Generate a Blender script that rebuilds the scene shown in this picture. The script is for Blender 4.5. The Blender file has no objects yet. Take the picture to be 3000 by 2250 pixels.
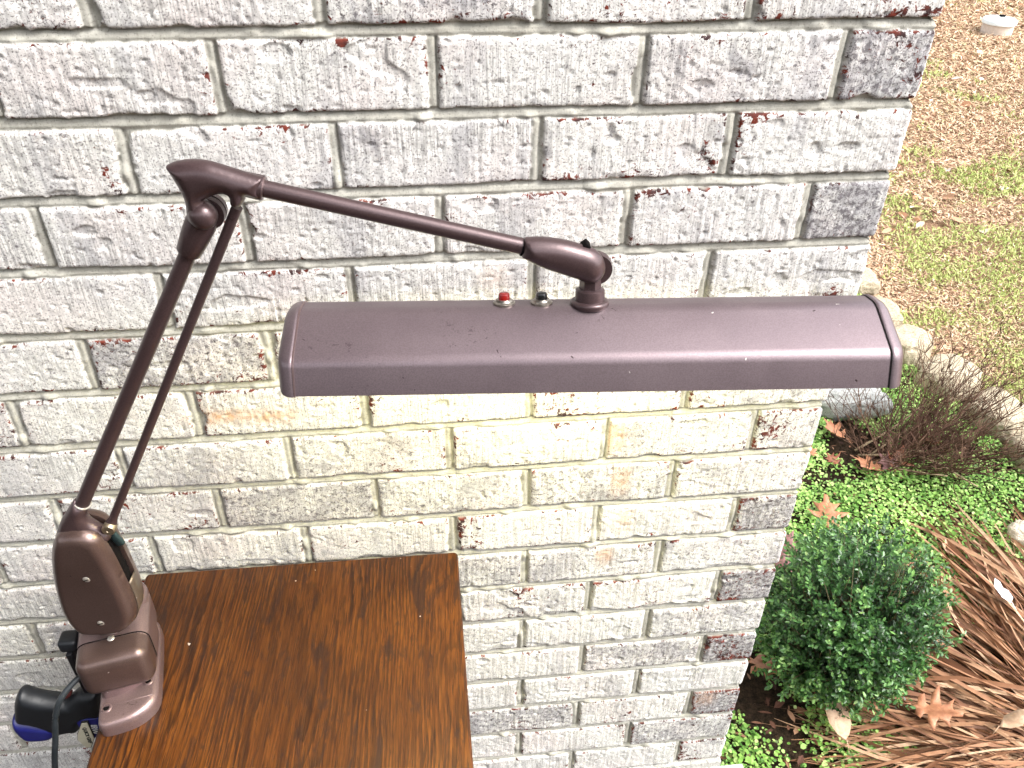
import bpy, bmesh, math, random
import numpy as np
from mathutils import Vector, Matrix, Euler
from mathutils.geometry import delaunay_2d_cdt

random.seed(11)
rng = np.random.default_rng(11)
D = bpy.data
S = bpy.context.scene
COL = S.collection
R = math.radians

# ------------------------------------------------------------------ camera, world, light
CAM_LOC = Vector((-0.42318, -0.82423, 1.61977))
CAM_ROT = Euler((R(53.5236), R(-0.7390), R(-6.1398)), 'XYZ')
cd = D.cameras.new('camera'); cam = D.objects.new('camera', cd); COL.objects.link(cam)
cam.location = CAM_LOC; cam.rotation_euler = CAM_ROT
cd.sensor_width = 36.0; cd.lens = 29.448; cd.clip_start = 0.02; cd.clip_end = 400
S.camera = cam

SUN_EL, SUN_AZ = R(52), R(62)          # azimuth measured from -y towards +x
w = D.worlds.new('World'); S.world = w; w.use_nodes = True
nt = w.node_tree; nt.nodes.clear()
sky = nt.nodes.new('ShaderNodeTexSky'); sky.sky_type = 'NISHITA'; sky.sun_disc = False
sky.sun_elevation = SUN_EL; sky.sun_rotation = R(180) - SUN_AZ
sky.air_density = 1.0; sky.dust_density = 4.0; sky.ozone_density = 1.0
hs = nt.nodes.new('ShaderNodeHueSaturation'); hs.inputs['Saturation'].default_value = 0.22
bg = nt.nodes.new('ShaderNodeBackground'); bg.inputs[1].default_value = 0.15
wo = nt.nodes.new('ShaderNodeOutputWorld')
nt.links.new(sky.outputs[0], hs.inputs['Color']); nt.links.new(hs.outputs[0], bg.inputs[0]); nt.links.new(bg.outputs[0], wo.inputs[0])

sl = D.lights.new('sun', 'SUN'); sl.energy = 0.9; sl.angle = R(25); sl.color = (1.0, 0.97, 0.93)
so = D.objects.new('sun', sl); COL.objects.link(so)
sd = Vector((math.sin(SUN_AZ) * math.cos(SUN_EL), -math.cos(SUN_AZ) * math.cos(SUN_EL), math.sin(SUN_EL)))
so.rotation_euler = sd.to_track_quat('Z', 'Y').to_euler(); so.location = sd * 20

S.view_settings.view_transform = 'Standard'; S.view_settings.look = 'None'
S.view_settings.exposure = 1.82; S.view_settings.gamma = 1.0
S.render.engine = 'CYCLES'
S.cycles.max_bounces = 6; S.cycles.use_denoising = True

# ------------------------------------------------------------------ helpers
def tag(o, label=None, cat=None, group=None, kind=None):
    if label: o['label'] = label
    if cat: o['category'] = cat
    if group: o['group'] = group
    if kind: o['kind'] = kind
    return o

def root(name, loc, label, cat, group=None):
    o = D.objects.new(name, None); COL.objects.link(o); o.location = loc
    o.empty_display_size = 0.02
    return tag(o, label, cat, group)

def origin(o):
    v = Vector((0, 0, 0))
    while o is not None:
        v = v + o.location; o = o.parent
    return v

def link(name, me, mat, parent=None):
    """mesh given in world coordinates becomes one object under parent"""
    o = D.objects.new(name, me); COL.objects.link(o)
    for m in (mat if isinstance(mat, (list, tuple)) else [mat]):
        me.materials.append(m)
    if parent is not None:
        off = origin(parent)
        me.transform(Matrix.Translation(-off))
        o.parent = parent
    return o

def mesh(name, verts, faces, smooth=True):
    me = D.meshes.new(name); me.from_pydata([tuple(v) for v in verts], [], faces); me.update()
    if smooth: me.polygons.foreach_set('use_smooth', [True] * len(me.polygons))
    return me

def npmesh(name, V, F, smooth=False, attrs=None):
    """V (n,3), F (m,k) numpy"""
    me = D.meshes.new(name); n, m, k = len(V), len(F), F.shape[1]
    me.vertices.add(n); me.vertices.foreach_set('co', np.asarray(V, np.float32).ravel())
    me.loops.add(m * k); me.loops.foreach_set('vertex_index', F.ravel().astype(np.int32))
    me.polygons.add(m); me.polygons.foreach_set('loop_start', np.arange(0, m * k, k, dtype=np.int32))
    me.polygons.foreach_set('loop_total', np.full(m, k, np.int32))
    me.polygons.foreach_set('use_smooth', np.full(m, smooth))
    me.update(calc_edges=True)
    for nm, arr in (attrs or {}).items():
        if arr.ndim == 1:
            a = me.attributes.new(nm, 'FLOAT', 'POINT'); a.data.foreach_set('value', arr.astype(np.float32))
        else:
            a = me.attributes.new(nm, 'FLOAT_VECTOR', 'POINT'); a.data.foreach_set('vector', arr.astype(np.float32).ravel())
    return me

def autosmooth(o, ang=35):
    me = o.data; bm = bmesh.new(); bm.from_mesh(me)
    bmesh.ops.recalc_face_normals(bm, faces=bm.faces)
    for f in bm.faces: f.smooth = True
    for e in bm.edges:
        if len(e.link_faces) == 2 and e.calc_face_angle(0) > R(ang): e.smooth = False
    bm.to_mesh(me); bm.free()
    return o

def lathe(p0, axis, prof, seg=32, cap=True):
    """prof: list of (t along axis, radius)"""
    axis = Vector(axis).normalized(); p0 = Vector(p0)
    u = axis.orthogonal().normalized(); v = axis.cross(u)
    V, F = [], []
    for t, r in prof:
        for i in range(seg):
            a = 2 * math.pi * i / seg
            V.append(p0 + axis * t + (u * math.cos(a) + v * math.sin(a)) * r)
    for j in range(len(prof) - 1):
        for i in range(seg):
            F.append((j * seg + i, j * seg + (i + 1) % seg, (j + 1) * seg + (i + 1) % seg, (j + 1) * seg + i))
    if cap:
        F.append(tuple(range(seg))[::-1]); F.append(tuple(range((len(prof) - 1) * seg, len(prof) * seg)))
    return V, F

def lathe_obj(name, p0, axis, prof, mat, parent, seg=32, ang=40):
    V, F = lathe(p0, axis, prof, seg)
    return autosmooth(link(name, mesh(name, V, F), mat, parent), ang)

def rod_obj(name, a, b, r0, r1, mat, parent, seg=28):
    a, b = Vector(a), Vector(b); L = (b - a).length
    return lathe_obj(name, a, b - a, [(0, r0), (L, r1)], mat, parent, seg)

def tube_path(pts, rad, seg=8):
    """tube along points, rad number or list; returns V,F"""
    pts = [Vector(p) for p in pts]; V, F = [], []
    n = len(pts); up = Vector((0.3, 0.2, 1)).normalized()
    for i, p in enumerate(pts):
        t = (pts[min(i + 1, n - 1)] - pts[max(i - 1, 0)]).normalized()
        u = t.cross(up)
        if u.length < 1e-3: u = t.orthogonal()
        u.normalize(); v = t.cross(u)
        r = rad[i] if isinstance(rad, (list, tuple)) else rad
        for k in range(seg):
            a = 2 * math.pi * k / seg
            V.append(p + (u * math.cos(a) + v * math.sin(a)) * r)
    for j in range(n - 1):
        for k in range(seg):
            F.append((j * seg + k, j * seg + (k + 1) % seg, (j + 1) * seg + (k + 1) % seg, (j + 1) * seg + k))
    F.append(tuple(range(seg))[::-1]); F.append(tuple(range((n - 1) * seg, n * seg)))
    return V, F

def spline(pts, n):
    """catmull-rom through 3D points, n samples per segment"""
    P = [Vector(p) for p in pts]; P = [P[0] * 2 - P[1]] + P + [P[-1] * 2 - P[-2]]
    out = []
    for i in range(1, len(P) - 2):
        for k in range(n):
            t = k / n
            out.append(0.5 * ((2 * P[i]) + (-P[i - 1] + P[i + 1]) * t + (2 * P[i - 1] - 5 * P[i] + 4 * P[i + 1] - P[i + 2]) * t * t
                              + (-P[i - 1] + 3 * P[i] - 3 * P[i + 1] + P[i + 2]) * t ** 3))
    out.append(P[-2]); return out

def rbox_bm(c, ex, ey, ez, size, r, seg=4, taper=None):
    bm = bmesh.new(); bmesh.ops.create_cube(bm, size=1)
    for v in bm.verts:
        k = 1.0
        if taper and v.co.z > 0: k = taper
        v.co = Vector((v.co.x * size[0] * k, v.co.y * size[1] * k, v.co.z * size[2]))
    bmesh.ops.bevel(bm, geom=list(bm.edges), offset=r, offset_type='OFFSET', segments=seg, profile=0.5, affect='EDGES', clamp_overlap=True)
    c = Vector(c)
    for v in bm.verts: v.co = c + ex * v.co.x + ey * v.co.y + ez * v.co.z
    return bm

def bm_obj(name, bm, mat, parent, ang=50):
    me = D.meshes.new(name); bm.to_mesh(me); bm.free()
    return autosmooth(link(name, me, mat, parent), ang)

X, Y, Z = Vector((1, 0, 0)), Vector((0, 1, 0)), Vector((0, 0, 1))
def rbox(name, c, size, r, mat, parent, ex=X, ey=Y, ez=Z, seg=4, taper=None):
    return bm_obj(name, rbox_bm(c, ex, ey, ez, size, r, seg, taper), mat, parent)

# value noise in numpy ------------------------------------------------
def vnoise(x, y, seed=0):
    xi = np.floor(x).astype(np.int64); yi = np.floor(y).astype(np.int64); fx = x - xi; fy = y - yi
    fx = fx * fx * (3 - 2 * fx); fy = fy * fy * (3 - 2 * fy)
    def h(a, b):
        n = (a * 374761393 + b * 668265263 + seed * 2147483647 + 1013904223) & 0xffffffff
        n = ((n ^ (n >> 13)) * 1274126177) & 0xffffffff
        n = ((n ^ (n >> 16)) * 2246822519) & 0xffffffff
        return ((n ^ (n >> 15)) & 0xffffff) / float(0xffffff)
    return (h(xi, yi) * (1 - fx) + h(xi + 1, yi) * fx) * (1 - fy) + (h(xi, yi + 1) * (1 - fx) + h(xi + 1, yi + 1) * fx) * fy

def fbm(x, y, s, o=3, seed=0):
    v = 0; a = 0.5; t = 0
    for i in range(o):
        v = v + a * vnoise(x / s, y / s, seed + i * 17); t += a; a *= 0.5; s = s * 0.5
    return v / t

def hsh(a, b, s=0):
    n = (np.asarray(a).astype(np.int64) * 73856093 + np.asarray(b).astype(np.int64) * 19349663 + s * 83492791) & 0xffffffff
    n = ((n ^ (n >> 13)) * 1274126177) & 0xffffffff
    n = ((n ^ (n >> 16)) * 2246822519) & 0xffffffff
    return ((n ^ (n >> 14)) & 0xffffff) / float(0xffffff)

# material node helper -----------------------------------------------
class MT:
    def __init__(s, name):
        s.m = D.materials.new(name); s.m.use_nodes = True; s.t = s.m.node_tree; s.t.nodes.clear()
        s.out = s.t.nodes.new('ShaderNodeOutputMaterial'); s.b = s.t.nodes.new('ShaderNodeBsdfPrincipled')
        s.t.links.new(s.b.outputs[0], s.out.inputs[0])
    def n(s, typ, **kw):
        nd = s.t.nodes.new(typ)
        for k, v in kw.items():
            if hasattr(nd, k): setattr(nd, k, v)
            else: nd.inputs[k.replace('_', ' ')].default_value = v
        return nd
    def l(s, a, b): s.t.links.new(a, b)
    def set(s, **kw):
        for k, v in kw.items(): s.b.inputs[k.replace('_', ' ')].default_value = v
        return s
    def coord(s, scale=(1, 1, 1), kind='Object', rot=(0, 0, 0)):
        tc = s.n('ShaderNodeTexCoord'); mp = s.n('ShaderNodeMapping'); mp.inputs['Scale'].default_value = scale
        mp.inputs['Rotation'].default_value = rot
        s.l(tc.outputs[kind], mp.inputs[0]); return mp.outputs[0]
    def noise(s, vec, scale, detail=4, rough=0.6, dist=0.0):
        nd = s.n('ShaderNodeTexNoise', Scale=scale, Detail=detail, Roughness=rough, Distortion=dist); s.l(vec, nd.inputs['Vector'])
        return nd.outputs['Fac']
    def vor(s, vec, scale, feature='F1', rand=1.0):
        nd = s.n('ShaderNodeTexVoronoi', Scale=scale, Randomness=rand); nd.feature = feature; s.l(vec, nd.inputs['Vector'])
        return nd.outputs['Distance']
    def ramp(s, fac, stops):
        nd = s.n('ShaderNodeValToRGB'); cr = nd.color_ramp
        while len(cr.elements) < len(stops): cr.elements.new(0.5)
        for e, (p, c) in zip(cr.elements, stops):
            e.position = p; e.color = (c, c, c, 1) if isinstance(c, (int, float)) else (*c, 1)
        s.l(fac, nd.inputs[0]); return nd.outputs[0]
    def mix(s, fac, a, b, mode='MIX'):
        nd = s.n('ShaderNodeMix'); nd.data_type = 'RGBA'; nd.blend_type = mode
        for sock, v in ((nd.inputs[0], fac), (nd.inputs[6], a), (nd.inputs[7], b)):
            if isinstance(v, (int, float)): sock.default_value = v if sock.type == 'VALUE' else (v, v, v, 1)
            elif isinstance(v, tuple): sock.default_value = (*v, 1)
            else: s.l(v, sock)
        return nd.outputs[2]
    def math(s, op, a, b=0.0, c=0.0, clamp=False):
        nd = s.n('ShaderNodeMath'); nd.operation = op; nd.use_clamp = clamp
        for i, v in enumerate((a, b, c)):
            if isinstance(v, (int, float)): nd.inputs[i].default_value = v
            else: s.l(v, nd.inputs[i])
        return nd.outputs[0]
    def attr(s, name):
        nd = s.n('ShaderNodeAttribute'); nd.attribute_name = name; return nd
    def bump(s, h, strength=0.3, dist=0.001):
        nd = s.n('ShaderNodeBump', Strength=strength, Distance=dist); s.l(h, nd.inputs['Height']); s.l(nd.outputs[0], s.b.inputs['Normal'])
    def color(s, c): s.l(c, s.b.inputs['Base Color'])
    def rough(s, c): s.l(c, s.b.inputs['Roughness'])

# ------------------------------------------------------------------ materials
def mat_wall():
    m = MT('whitewashed_brick'); v = m.coord()
    brick = m.attr('brick'); sep = m.n('ShaderNodeSeparateXYZ'); m.l(brick.outputs['Vector'], sep.inputs[0])
    tone, grey, red = sep.outputs
    mort = m.attr('mortar').outputs['Fac']; edge = m.attr('edge').outputs['Fac']; side = m.attr('uz').outputs['Vector']
    mp = m.n('ShaderNodeMapping'); mp.inputs['Scale'].default_value = (1, 1, 1); m.l(side, mp.inputs[0]); u = mp.outputs[0]
    mp2 = m.n('ShaderNodeMapping'); mp2.inputs['Scale'].default_value = (1, 0.09, 1); m.l(side, mp2.inputs[0]); us = mp2.outputs[0]
    mp3 = m.n('ShaderNodeMapping'); mp3.inputs['Scale'].default_value = (1, 0.03, 1); m.l(side, mp3.inputs[0])
    comb = m.noise(mp3.outputs[0], 520, 2, 0.5)
    # lime wash over grey and red clay
    big = m.noise(u, 22, 4, 0.6, 0.4); mid = m.noise(u, 95, 5, 0.7); fine = m.noise(u, 420, 4, 0.75)
    stri = m.noise(us, 260, 3, 0.6)
    white = m.mix(m.ramp(mid, [(0.3, 0.0), (0.7, 1.0)]), (0.66, 0.65, 0.61), (0.90, 0.89, 0.85))
    warm = m.mix(m.ramp(m.noise(u, 9, 3, 0.5), [(0.45, 0.0), (0.7, 1.0)]), white, (0.79, 0.735, 0.705))
    # grey cement-like patches, more of them on grey bricks
    gthr = m.math('ADD', big, m.math('MULTIPLY', grey, 0.42))
    gm = m.ramp(m.math('ADD', gthr, m.math('MULTIPLY', m.math('SUBTRACT', mid, 0.5), 0.5)), [(0.60, 0.0), (0.78, 1.0)])
    gcol = m.mix(m.ramp(fine, [(0.35, 0.0), (0.65, 1.0)]), (0.25, 0.24, 0.25), (0.50, 0.49, 0.50))
    c = m.mix(m.math('MULTIPLY', gm, 0.75), warm, gcol)
    vb = m.n('ShaderNodeMapping'); vb.inputs['Scale'].default_value = (1, 0.3, 1); m.l(side, vb.inputs[0])
    band = m.math('ADD', m.noise(vb.outputs[0], 17, 3, 0.5, 0.3), m.math('MULTIPLY', m.math('SUBTRACT', mid, 0.5), 0.35))
    c = m.mix(m.math('MULTIPLY', m.ramp(band, [(0.56, 0.0), (0.66, 1.0)]), 0.55), c, (0.47, 0.465, 0.475))
    cool = m.ramp(m.noise(u, 5.5, 2, 0.5), [(0.4, 0.0), (0.62, 1.0)])
    c = m.mix(m.math('MULTIPLY', cool, 0.5), c, (0.96, 0.97, 1.0), 'MULTIPLY')
    # vertical drag lines
    c = m.mix(m.math('MULTIPLY', m.ramp(stri, [(0.38, 1.0), (0.50, 0.0)]), 0.30), c, (0.36, 0.35, 0.36))
    c = m.mix(m.math('MULTIPLY', m.ramp(comb, [(0.40, 1.0), (0.50, 0.0)]), m.ramp(m.noise(u, 13, 2, 0.5), [(0.42, 0.0), (0.55, 0.55)])), c, (0.33, 0.32, 0.31))
    sp = m.math('ADD', m.noise(u, 150, 5, 0.75, 0.5), m.math('MULTIPLY', grey, 0.16))
    c = m.mix(m.math('MULTIPLY', m.ramp(sp, [(0.60, 0.0), (0.66, 1.0)]), 0.8), c, (0.13, 0.115, 0.125))
    # pits and dark flecks
    pit = m.ramp(m.noise(u, 300, 3, 0.65, 0.6), [(0.355, 1.0), (0.385, 0.0)])
    pit2 = m.ramp(m.noise(u, 480, 2, 0.5), [(0.36, 1.0), (0.43, 0.0)])
    dark = m.math('ADD', 0.30, m.math('MULTIPLY', grey, 0.9), 0, True)
    c = m.mix(m.math('MULTIPLY', pit2, 0.72), c, (0.16, 0.145, 0.145))
    c = m.mix(m.math('MULTIPLY', pit, m.math('ADD', dark, 0.3, 0, True)), c, (0.075, 0.06, 0.062))
    # red clay showing where the wash has gone, mostly along arrises
    rn = m.math('ADD', m.noise(u, 130, 5, 0.7, 0.8), m.math('MULTIPLY', edge, 0.17))
    rn = m.math('ADD', rn, m.math('MULTIPLY', red, 0.20))
    rn = m.math('ADD', rn, m.math('MULTIPLY', m.math('SUBTRACT', m.noise(u, 14, 2, 0.5), 0.5), 0.5))
    rm = m.ramp(rn, [(0.695, 0.0), (0.72, 1.0)])
    rcol = m.mix(m.ramp(m.noise(u, 60, 2, 0.5), [(0.4, 0.0), (0.6, 1.0)]), (0.055, 0.030, 0.030), (0.17, 0.035, 0.022))
    c = m.mix(rm, c, rcol)
    # orange clay smears
    sm = m.attr('smear').outputs['Fac']
    c = m.mix(m.math('MULTIPLY', sm, m.ramp(m.noise(u, 120, 4, 0.7), [(0.35, 0.25), (0.6, 0.9)])), c, (0.62, 0.36, 0.20))
    c = m.mix(1.0, c, m.mix(tone, (0.88, 0.88, 0.895), (1.0, 0.995, 0.985)), 'MULTIPLY')
    # mortar
    mc = m.mix(m.ramp(m.noise(u, 160, 4, 0.7), [(0.3, 0.0), (0.7, 1.0)]), (0.36, 0.35, 0.305), (0.51, 0.50, 0.45))
    mc = m.mix(m.math('MULTIPLY', m.ramp(m.noise(u, 8, 2, 0.5), [(0.4, 0.0), (0.7, 1.0)]), 0.5), mc, (0.42, 0.40, 0.34))
    mc = m.mix(m.ramp(m.noise(u, 480, 2, 0.6), [(0.33, 0.6), (0.42, 0.0)]), mc, (0.16, 0.15, 0.13))
    m.color(m.mix(mort, c, mc))
    m.set(Roughness=0.93, Specular_IOR_Level=0.2)
    hh = m.math('ADD', m.math('MULTIPLY', fine, 0.6), m.math('MULTIPLY', m.noise(u, 190, 4, 0.7), 0.9))
    hh = m.math('ADD', hh, m.math('MULTIPLY', comb, 0.35))
    hh = m.math('ADD', hh, m.math('MULTIPLY', stri, m.math('MULTIPLY', m.math('SUBTRACT', 1.0, mort), 0.8)))
    m.bump(hh, 0.5, 0.0011)
    return m.m

def paint(name, base, base2, rough=0.34, metal=0.55, wear=True, gold=False):
    m = MT(name); v = m.coord()
    c = m.mix(m.ramp(m.noise(v, 7, 4, 0.6), [(0.35, 0.0), (0.65, 1.0)]), base, base2)
    c = m.mix(m.ramp(m.noise(v, 900, 2, 0.5), [(0.4, 0.35), (0.6, 0.0)]), c, tuple(x * 0.6 for x in base))
    if wear:
        ch = m.ramp(m.noise(v, 85, 3, 0.5, 0.5), [(0.74, 0.0), (0.75, 1.0)])
        c = m.mix(ch, c, (0.035, 0.02, 0.022))
        cl = m.math('MULTIPLY', m.ramp(m.noise(v, 190, 4, 0.7, 0.4), [(0.60, 0.0), (0.63, 1.0)]), m.ramp(m.noise(v, 11, 2, 0.5), [(0.63, 0.0), (0.70, 0.75)]))
        c = m.mix(cl, c, (0.04, 0.025, 0.027))
        ch2 = m.ramp(m.noise(v, 140, 2, 0.4, 0.3), [(0.205, 1.0), (0.215, 0.0)])
        c = m.mix(ch2, c, (0.55, 0.50, 0.47))
    m.color(c); m.set(Metallic=metal, Coat_Weight=0.25, Coat_Roughness=0.18)
    m.rough(m.math('ADD', rough - 0.06, m.math('MULTIPLY', m.noise(v, 30, 4, 0.6), 0.16)))
    m.bump(m.math('ADD', m.noise(v, 650, 3, 0.6), m.math('MULTIPLY', m.noise(v, 60, 2, 0.5), 0.8)), 0.16, 0.0006)
    return m.m

def simple(name, c1, c2=None, rough=0.5, metal=0.0, ns=60, coat=0.0, bump=0.0, spec=0.5):
    m = MT(name); v = m.coord(); c2 = c2 or tuple(x * 0.75 for x in c1)
    m.color(m.mix(m.ramp(m.noise(v, ns, 4, 0.6), [(0.35, 0.0), (0.65, 1.0)]), c1, c2))
    m.set(Roughness=rough, Metallic=metal, Coat_Weight=coat, Specular_IOR_Level=spec)
    if bump: m.bump(m.noise(v, ns * 3, 4, 0.6), bump, 0.002)
    return m.m

def mat_wood():
    m = MT('dark_oak'); 
    tc = m.n('ShaderNodeTexCoord'); mp = m.n('ShaderNodeMapping'); m.l(tc.outputs['Object'], mp.inputs[0])
    mp.inputs['Rotation'].default_value = (0, 0, R(3))
    def sc(x, y):
        q = m.n('ShaderNodeMapping'); q.inputs['Scale'].default_value = (x, y, 1); m.l(mp.outputs[0], q.inputs[0]); return q.outputs[0]
    # growth rings cut flat: bands of a stretched, warped field
    warp = m.noise(sc(1, 0.22), 9, 3, 0.55)
    field = m.noise(sc(1, 0.13), 7.5, 2, 0.4, 0.7)
    sx = m.n('ShaderNodeSeparateXYZ'); m.l(mp.outputs[0], sx.inputs[0])
    ph = m.math('ADD', m.math('MULTIPLY', field, 30.0), m.math('MULTIPLY', sx.outputs[0], 115.0))
    ph = m.math('ADD', ph, m.math('MULTIPLY', m.noise(sc(1, 0.12), 90, 3, 0.6), 1.8))
    ring = m.math('FRACT', ph)
    late = m.ramp(ring, [(0.0, 0.0), (0.35, 0.15), (0.72, 0.8), (0.9, 1.0), (1.0, 0.1)])
    fib = m.noise(sc(1, 0.035), 460, 4, 0.75)
    pore = m.ramp(m.noise(sc(1, 0.06), 620, 2, 0.5), [(0.36, 1.0), (0.45, 0.0)])
    base = m.mix(m.ramp(fib, [(0.35, 0.0), (0.65, 1.0)]), (0.048, 0.0125, 0.0023), (0.158, 0.052, 0.0070))
    blot = m.ramp(m.noise(sc(1, 0.5), 7, 3, 0.6), [(0.36, 0.0), (0.64, 1.0)])
    base = m.mix(blot, m.mix(0.5, base, (0.022, 0.006, 0.002)), base)
    # redder and darker stain towards the lamp end of the board
    c = m.mix(m.math('MULTIPLY', late, m.ramp(m.noise(sc(1, 0.3), 14, 3, 0.6), [(0.35, 0.2), (0.62, 0.85)])), base, (0.0050, 0.0022, 0.0014))
    c = m.mix(m.math('MULTIPLY', pore, 0.7), c, (0.018, 0.007, 0.003))
    fle = m.ramp(m.noise(sc(1, 0.24), 42, 4, 0.7, 0.6), [(0.56, 0.0), (0.64, 1.0)])
    c = m.mix(m.math('MULTIPLY', fle, 0.75), c, (0.020, 0.009, 0.006))
    scr = m.ramp(m.noise(m.coord(), 95, 2, 0.4, 0.2), [(0.19, 1.0), (0.20, 0.0)])
    c = m.mix(scr, c, (0.5, 0.42, 0.36))
    m.color(c)
    m.rough(m.math('ADD', 0.27, m.math('MULTIPLY', m.noise(sc(1, .5), 25, 4, 0.7), 0.2)))
    m.set(Specular_IOR_Level=0.30)
    m.bump(m.math('ADD', m.math('MULTIPLY', pore, -1.0), m.math('MULTIPLY', fib, 0.5)), 0.35, 0.0005)
    return m.m

def mat_var(name, cols, rough=0.6, spec=0.3, trans=0.0, attr='v', ns=0):
    """colour per leaf / blade / stem from a 0..1 attribute"""
    m = MT(name); a = m.attr(attr).outputs['Fac']
    c = m.ramp(a, [(i / (len(cols) - 1), q) for i, q in enumerate(cols)])
    if ns:
        v = m.coord(); c = m.mix(m.ramp(m.noise(v, ns, 4, 0.6), [(0.35, 0.45), (0.65, 0.0)]), c, tuple(x * 0.45 for x in cols[len(cols) // 2]))
    m.color(c); m.set(Roughness=rough, Specular_IOR_Level=spec)
    if trans:
        tr = m.n('ShaderNodeBsdfTranslucent'); m.l(c, tr.inputs[0]); mx = m.n('ShaderNodeMixShader'); mx.inputs[0].default_value = trans
        m.l(m.b.outputs[0], mx.inputs[1]); m.l(tr.outputs[0], mx.inputs[2]); m.l(mx.outputs[0], m.out.inputs[0])
    return m.m

def mat_ground():
    m = MT('soil_and_turf'); v = m.coord()
    n1 = m.noise(v, 1.1, 4, 0.6); n2 = m.noise(v, 9, 5, 0.7); n3 = m.noise(v, 70, 5, 0.75); n4 = m.noise(v, 260, 3, 0.7)
    dry = m.mix(m.ramp(n3, [(0.35, 0.0), (0.65, 1.0)]), (0.22, 0.125, 0.078), (0.48, 0.31, 0.20))
    dry = m.mix(m.ramp(n4, [(0.35, 0.6), (0.5, 0.0)]), dry, (0.07, 0.04, 0.025))
    grn = m.mix(m.ramp(n3, [(0.35, 0.0), (0.65, 1.0)]), (0.06, 0.09, 0.02), (0.26, 0.28, 0.10))
    lawn = m.mix(m.ramp(m.math('ADD', m.math('MULTIPLY', n1, 0.6), m.math('MULTIPLY', n2, 0.4)), [(0.52, 0.0), (0.66, 0.6)]), dry, grn)
    soil = m.mix(m.ramp(n3, [(0.35, 0.0), (0.65, 1.0)]), (0.016, 0.012, 0.008), (0.07, 0.045, 0.028))
    bed = m.attr('bed').outputs['Fac']
    m.color(m.mix(bed, lawn, soil)); m.set(Roughness=0.97, Specular_IOR_Level=0.1)
    m.bump(m.math('ADD', n3, n4), 1.0, 0.012)
    return m.m

def mat_stone(name, a, b, c):
    m = MT(name); v = m.coord()
    k = m.mix(m.ramp(m.noise(v, 14, 5, 0.65), [(0.35, 0.0), (0.65, 1.0)]), a, b)
    k = m.mix(m.ramp(m.noise(v, 130, 4, 0.7), [(0.36, 0.8), (0.5, 0.0)]), k, c)
    m.color(k); m.set(Roughness=0.92, Specular_IOR_Level=0.2)
    m.bump(m.math('ADD', m.noise(v, 60, 5, 0.7), m.noise(v, 240, 3, 0.6)), 0.8, 0.006)
    return m.m

M_WALL = mat_wall()
M_PAINT = paint('mauve_brown_enamel', (0.158, 0.119, 0.131), (0.196, 0.150, 0.162), 0.38, 0.66)
M_DARKP = paint('dark_brown_enamel', (0.070, 0.044, 0.046), (0.095, 0.060, 0.062), 0.33, 0.5)
M_BRONZE = paint('worn_bronze_enamel', (0.098, 0.062, 0.054), (0.138, 0.090, 0.080), 0.31, 0.6)
M_PINK = paint('pinkish_enamel', (0.180, 0.122, 0.122), (0.24, 0.165, 0.160), 0.30, 0.6)
M_OLIVE = paint('dull_bronze_plate', (0.14, 0.108, 0.085), (0.19, 0.15, 0.115), 0.42, 0.7)
M_GAP = simple('seam_black', (0.004, 0.003, 0.003), rough=0.8, spec=0.1)
M_NICKEL = simple('nickel', (0.66, 0.62, 0.56), (0.48, 0.44, 0.39), 0.34, 0.7, 200)
M_RING = simple('aged_nickel', (0.40, 0.37, 0.33), (0.24, 0.21, 0.18), 0.32, 0.9, 300)
M_BRASS = simple('dull_brass', (0.42, 0.36, 0.26), (0.30, 0.24, 0.17), 0.38, 0.9, 200)
M_RED = simple('red_bakelite', (0.30, 0.012, 0.010), (0.2, 0.008, 0.006), 0.22, 0, 60, 0.4)
M_BLACK = simple('black_bakelite', (0.008, 0.008, 0.009), (0.012, 0.012, 0.013), 0.22, 0, 60, 0.4)
M_RUBBER = simple('black_plastic', (0.004, 0.005, 0.007), (0.008, 0.010, 0.013), 0.50, 0, 40)
M_BLUE = simple('blue_plastic', (0.006, 0.007, 0.10), (0.015, 0.018, 0.12), 0.42, 0, 30)
M_CORD = simple('cord_rubber', (0.010, 0.014, 0.017), (0.018, 0.022, 0.026), 0.5, 0, 90)
M_STEEL = simple('black_steel', (0.008, 0.008, 0.010), (0.014, 0.014, 0.017), 0.4, 0.3, 60)
M_LABEL = simple('cream_label', (0.55, 0.52, 0.40), (0.48, 0.45, 0.34), 0.6, 0, 80)
M_INK = simple('black_ink', (0.015, 0.014, 0.014), rough=0.7)
M_WHITEINK = simple('white_ink', (0.75, 0.75, 0.72), rough=0.6)
M_INNER = simple('white_reflector', (0.75, 0.74, 0.70), (0.70, 0.69, 0.65), 0.4)
M_WOOD = mat_wood()
M_GROUND = mat_ground()
M_CONC = mat_stone('pale_concrete', (0.62, 0.61, 0.58), (0.50, 0.49, 0.46), (0.30, 0.29, 0.27))

# ------------------------------------------------------------------ brick wall
PIT, CRS, BED0, XC = 0.2032, 0.07935, 1.42, 0.0918      # brick pitch, course height, a bed joint's height, the corner

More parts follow.
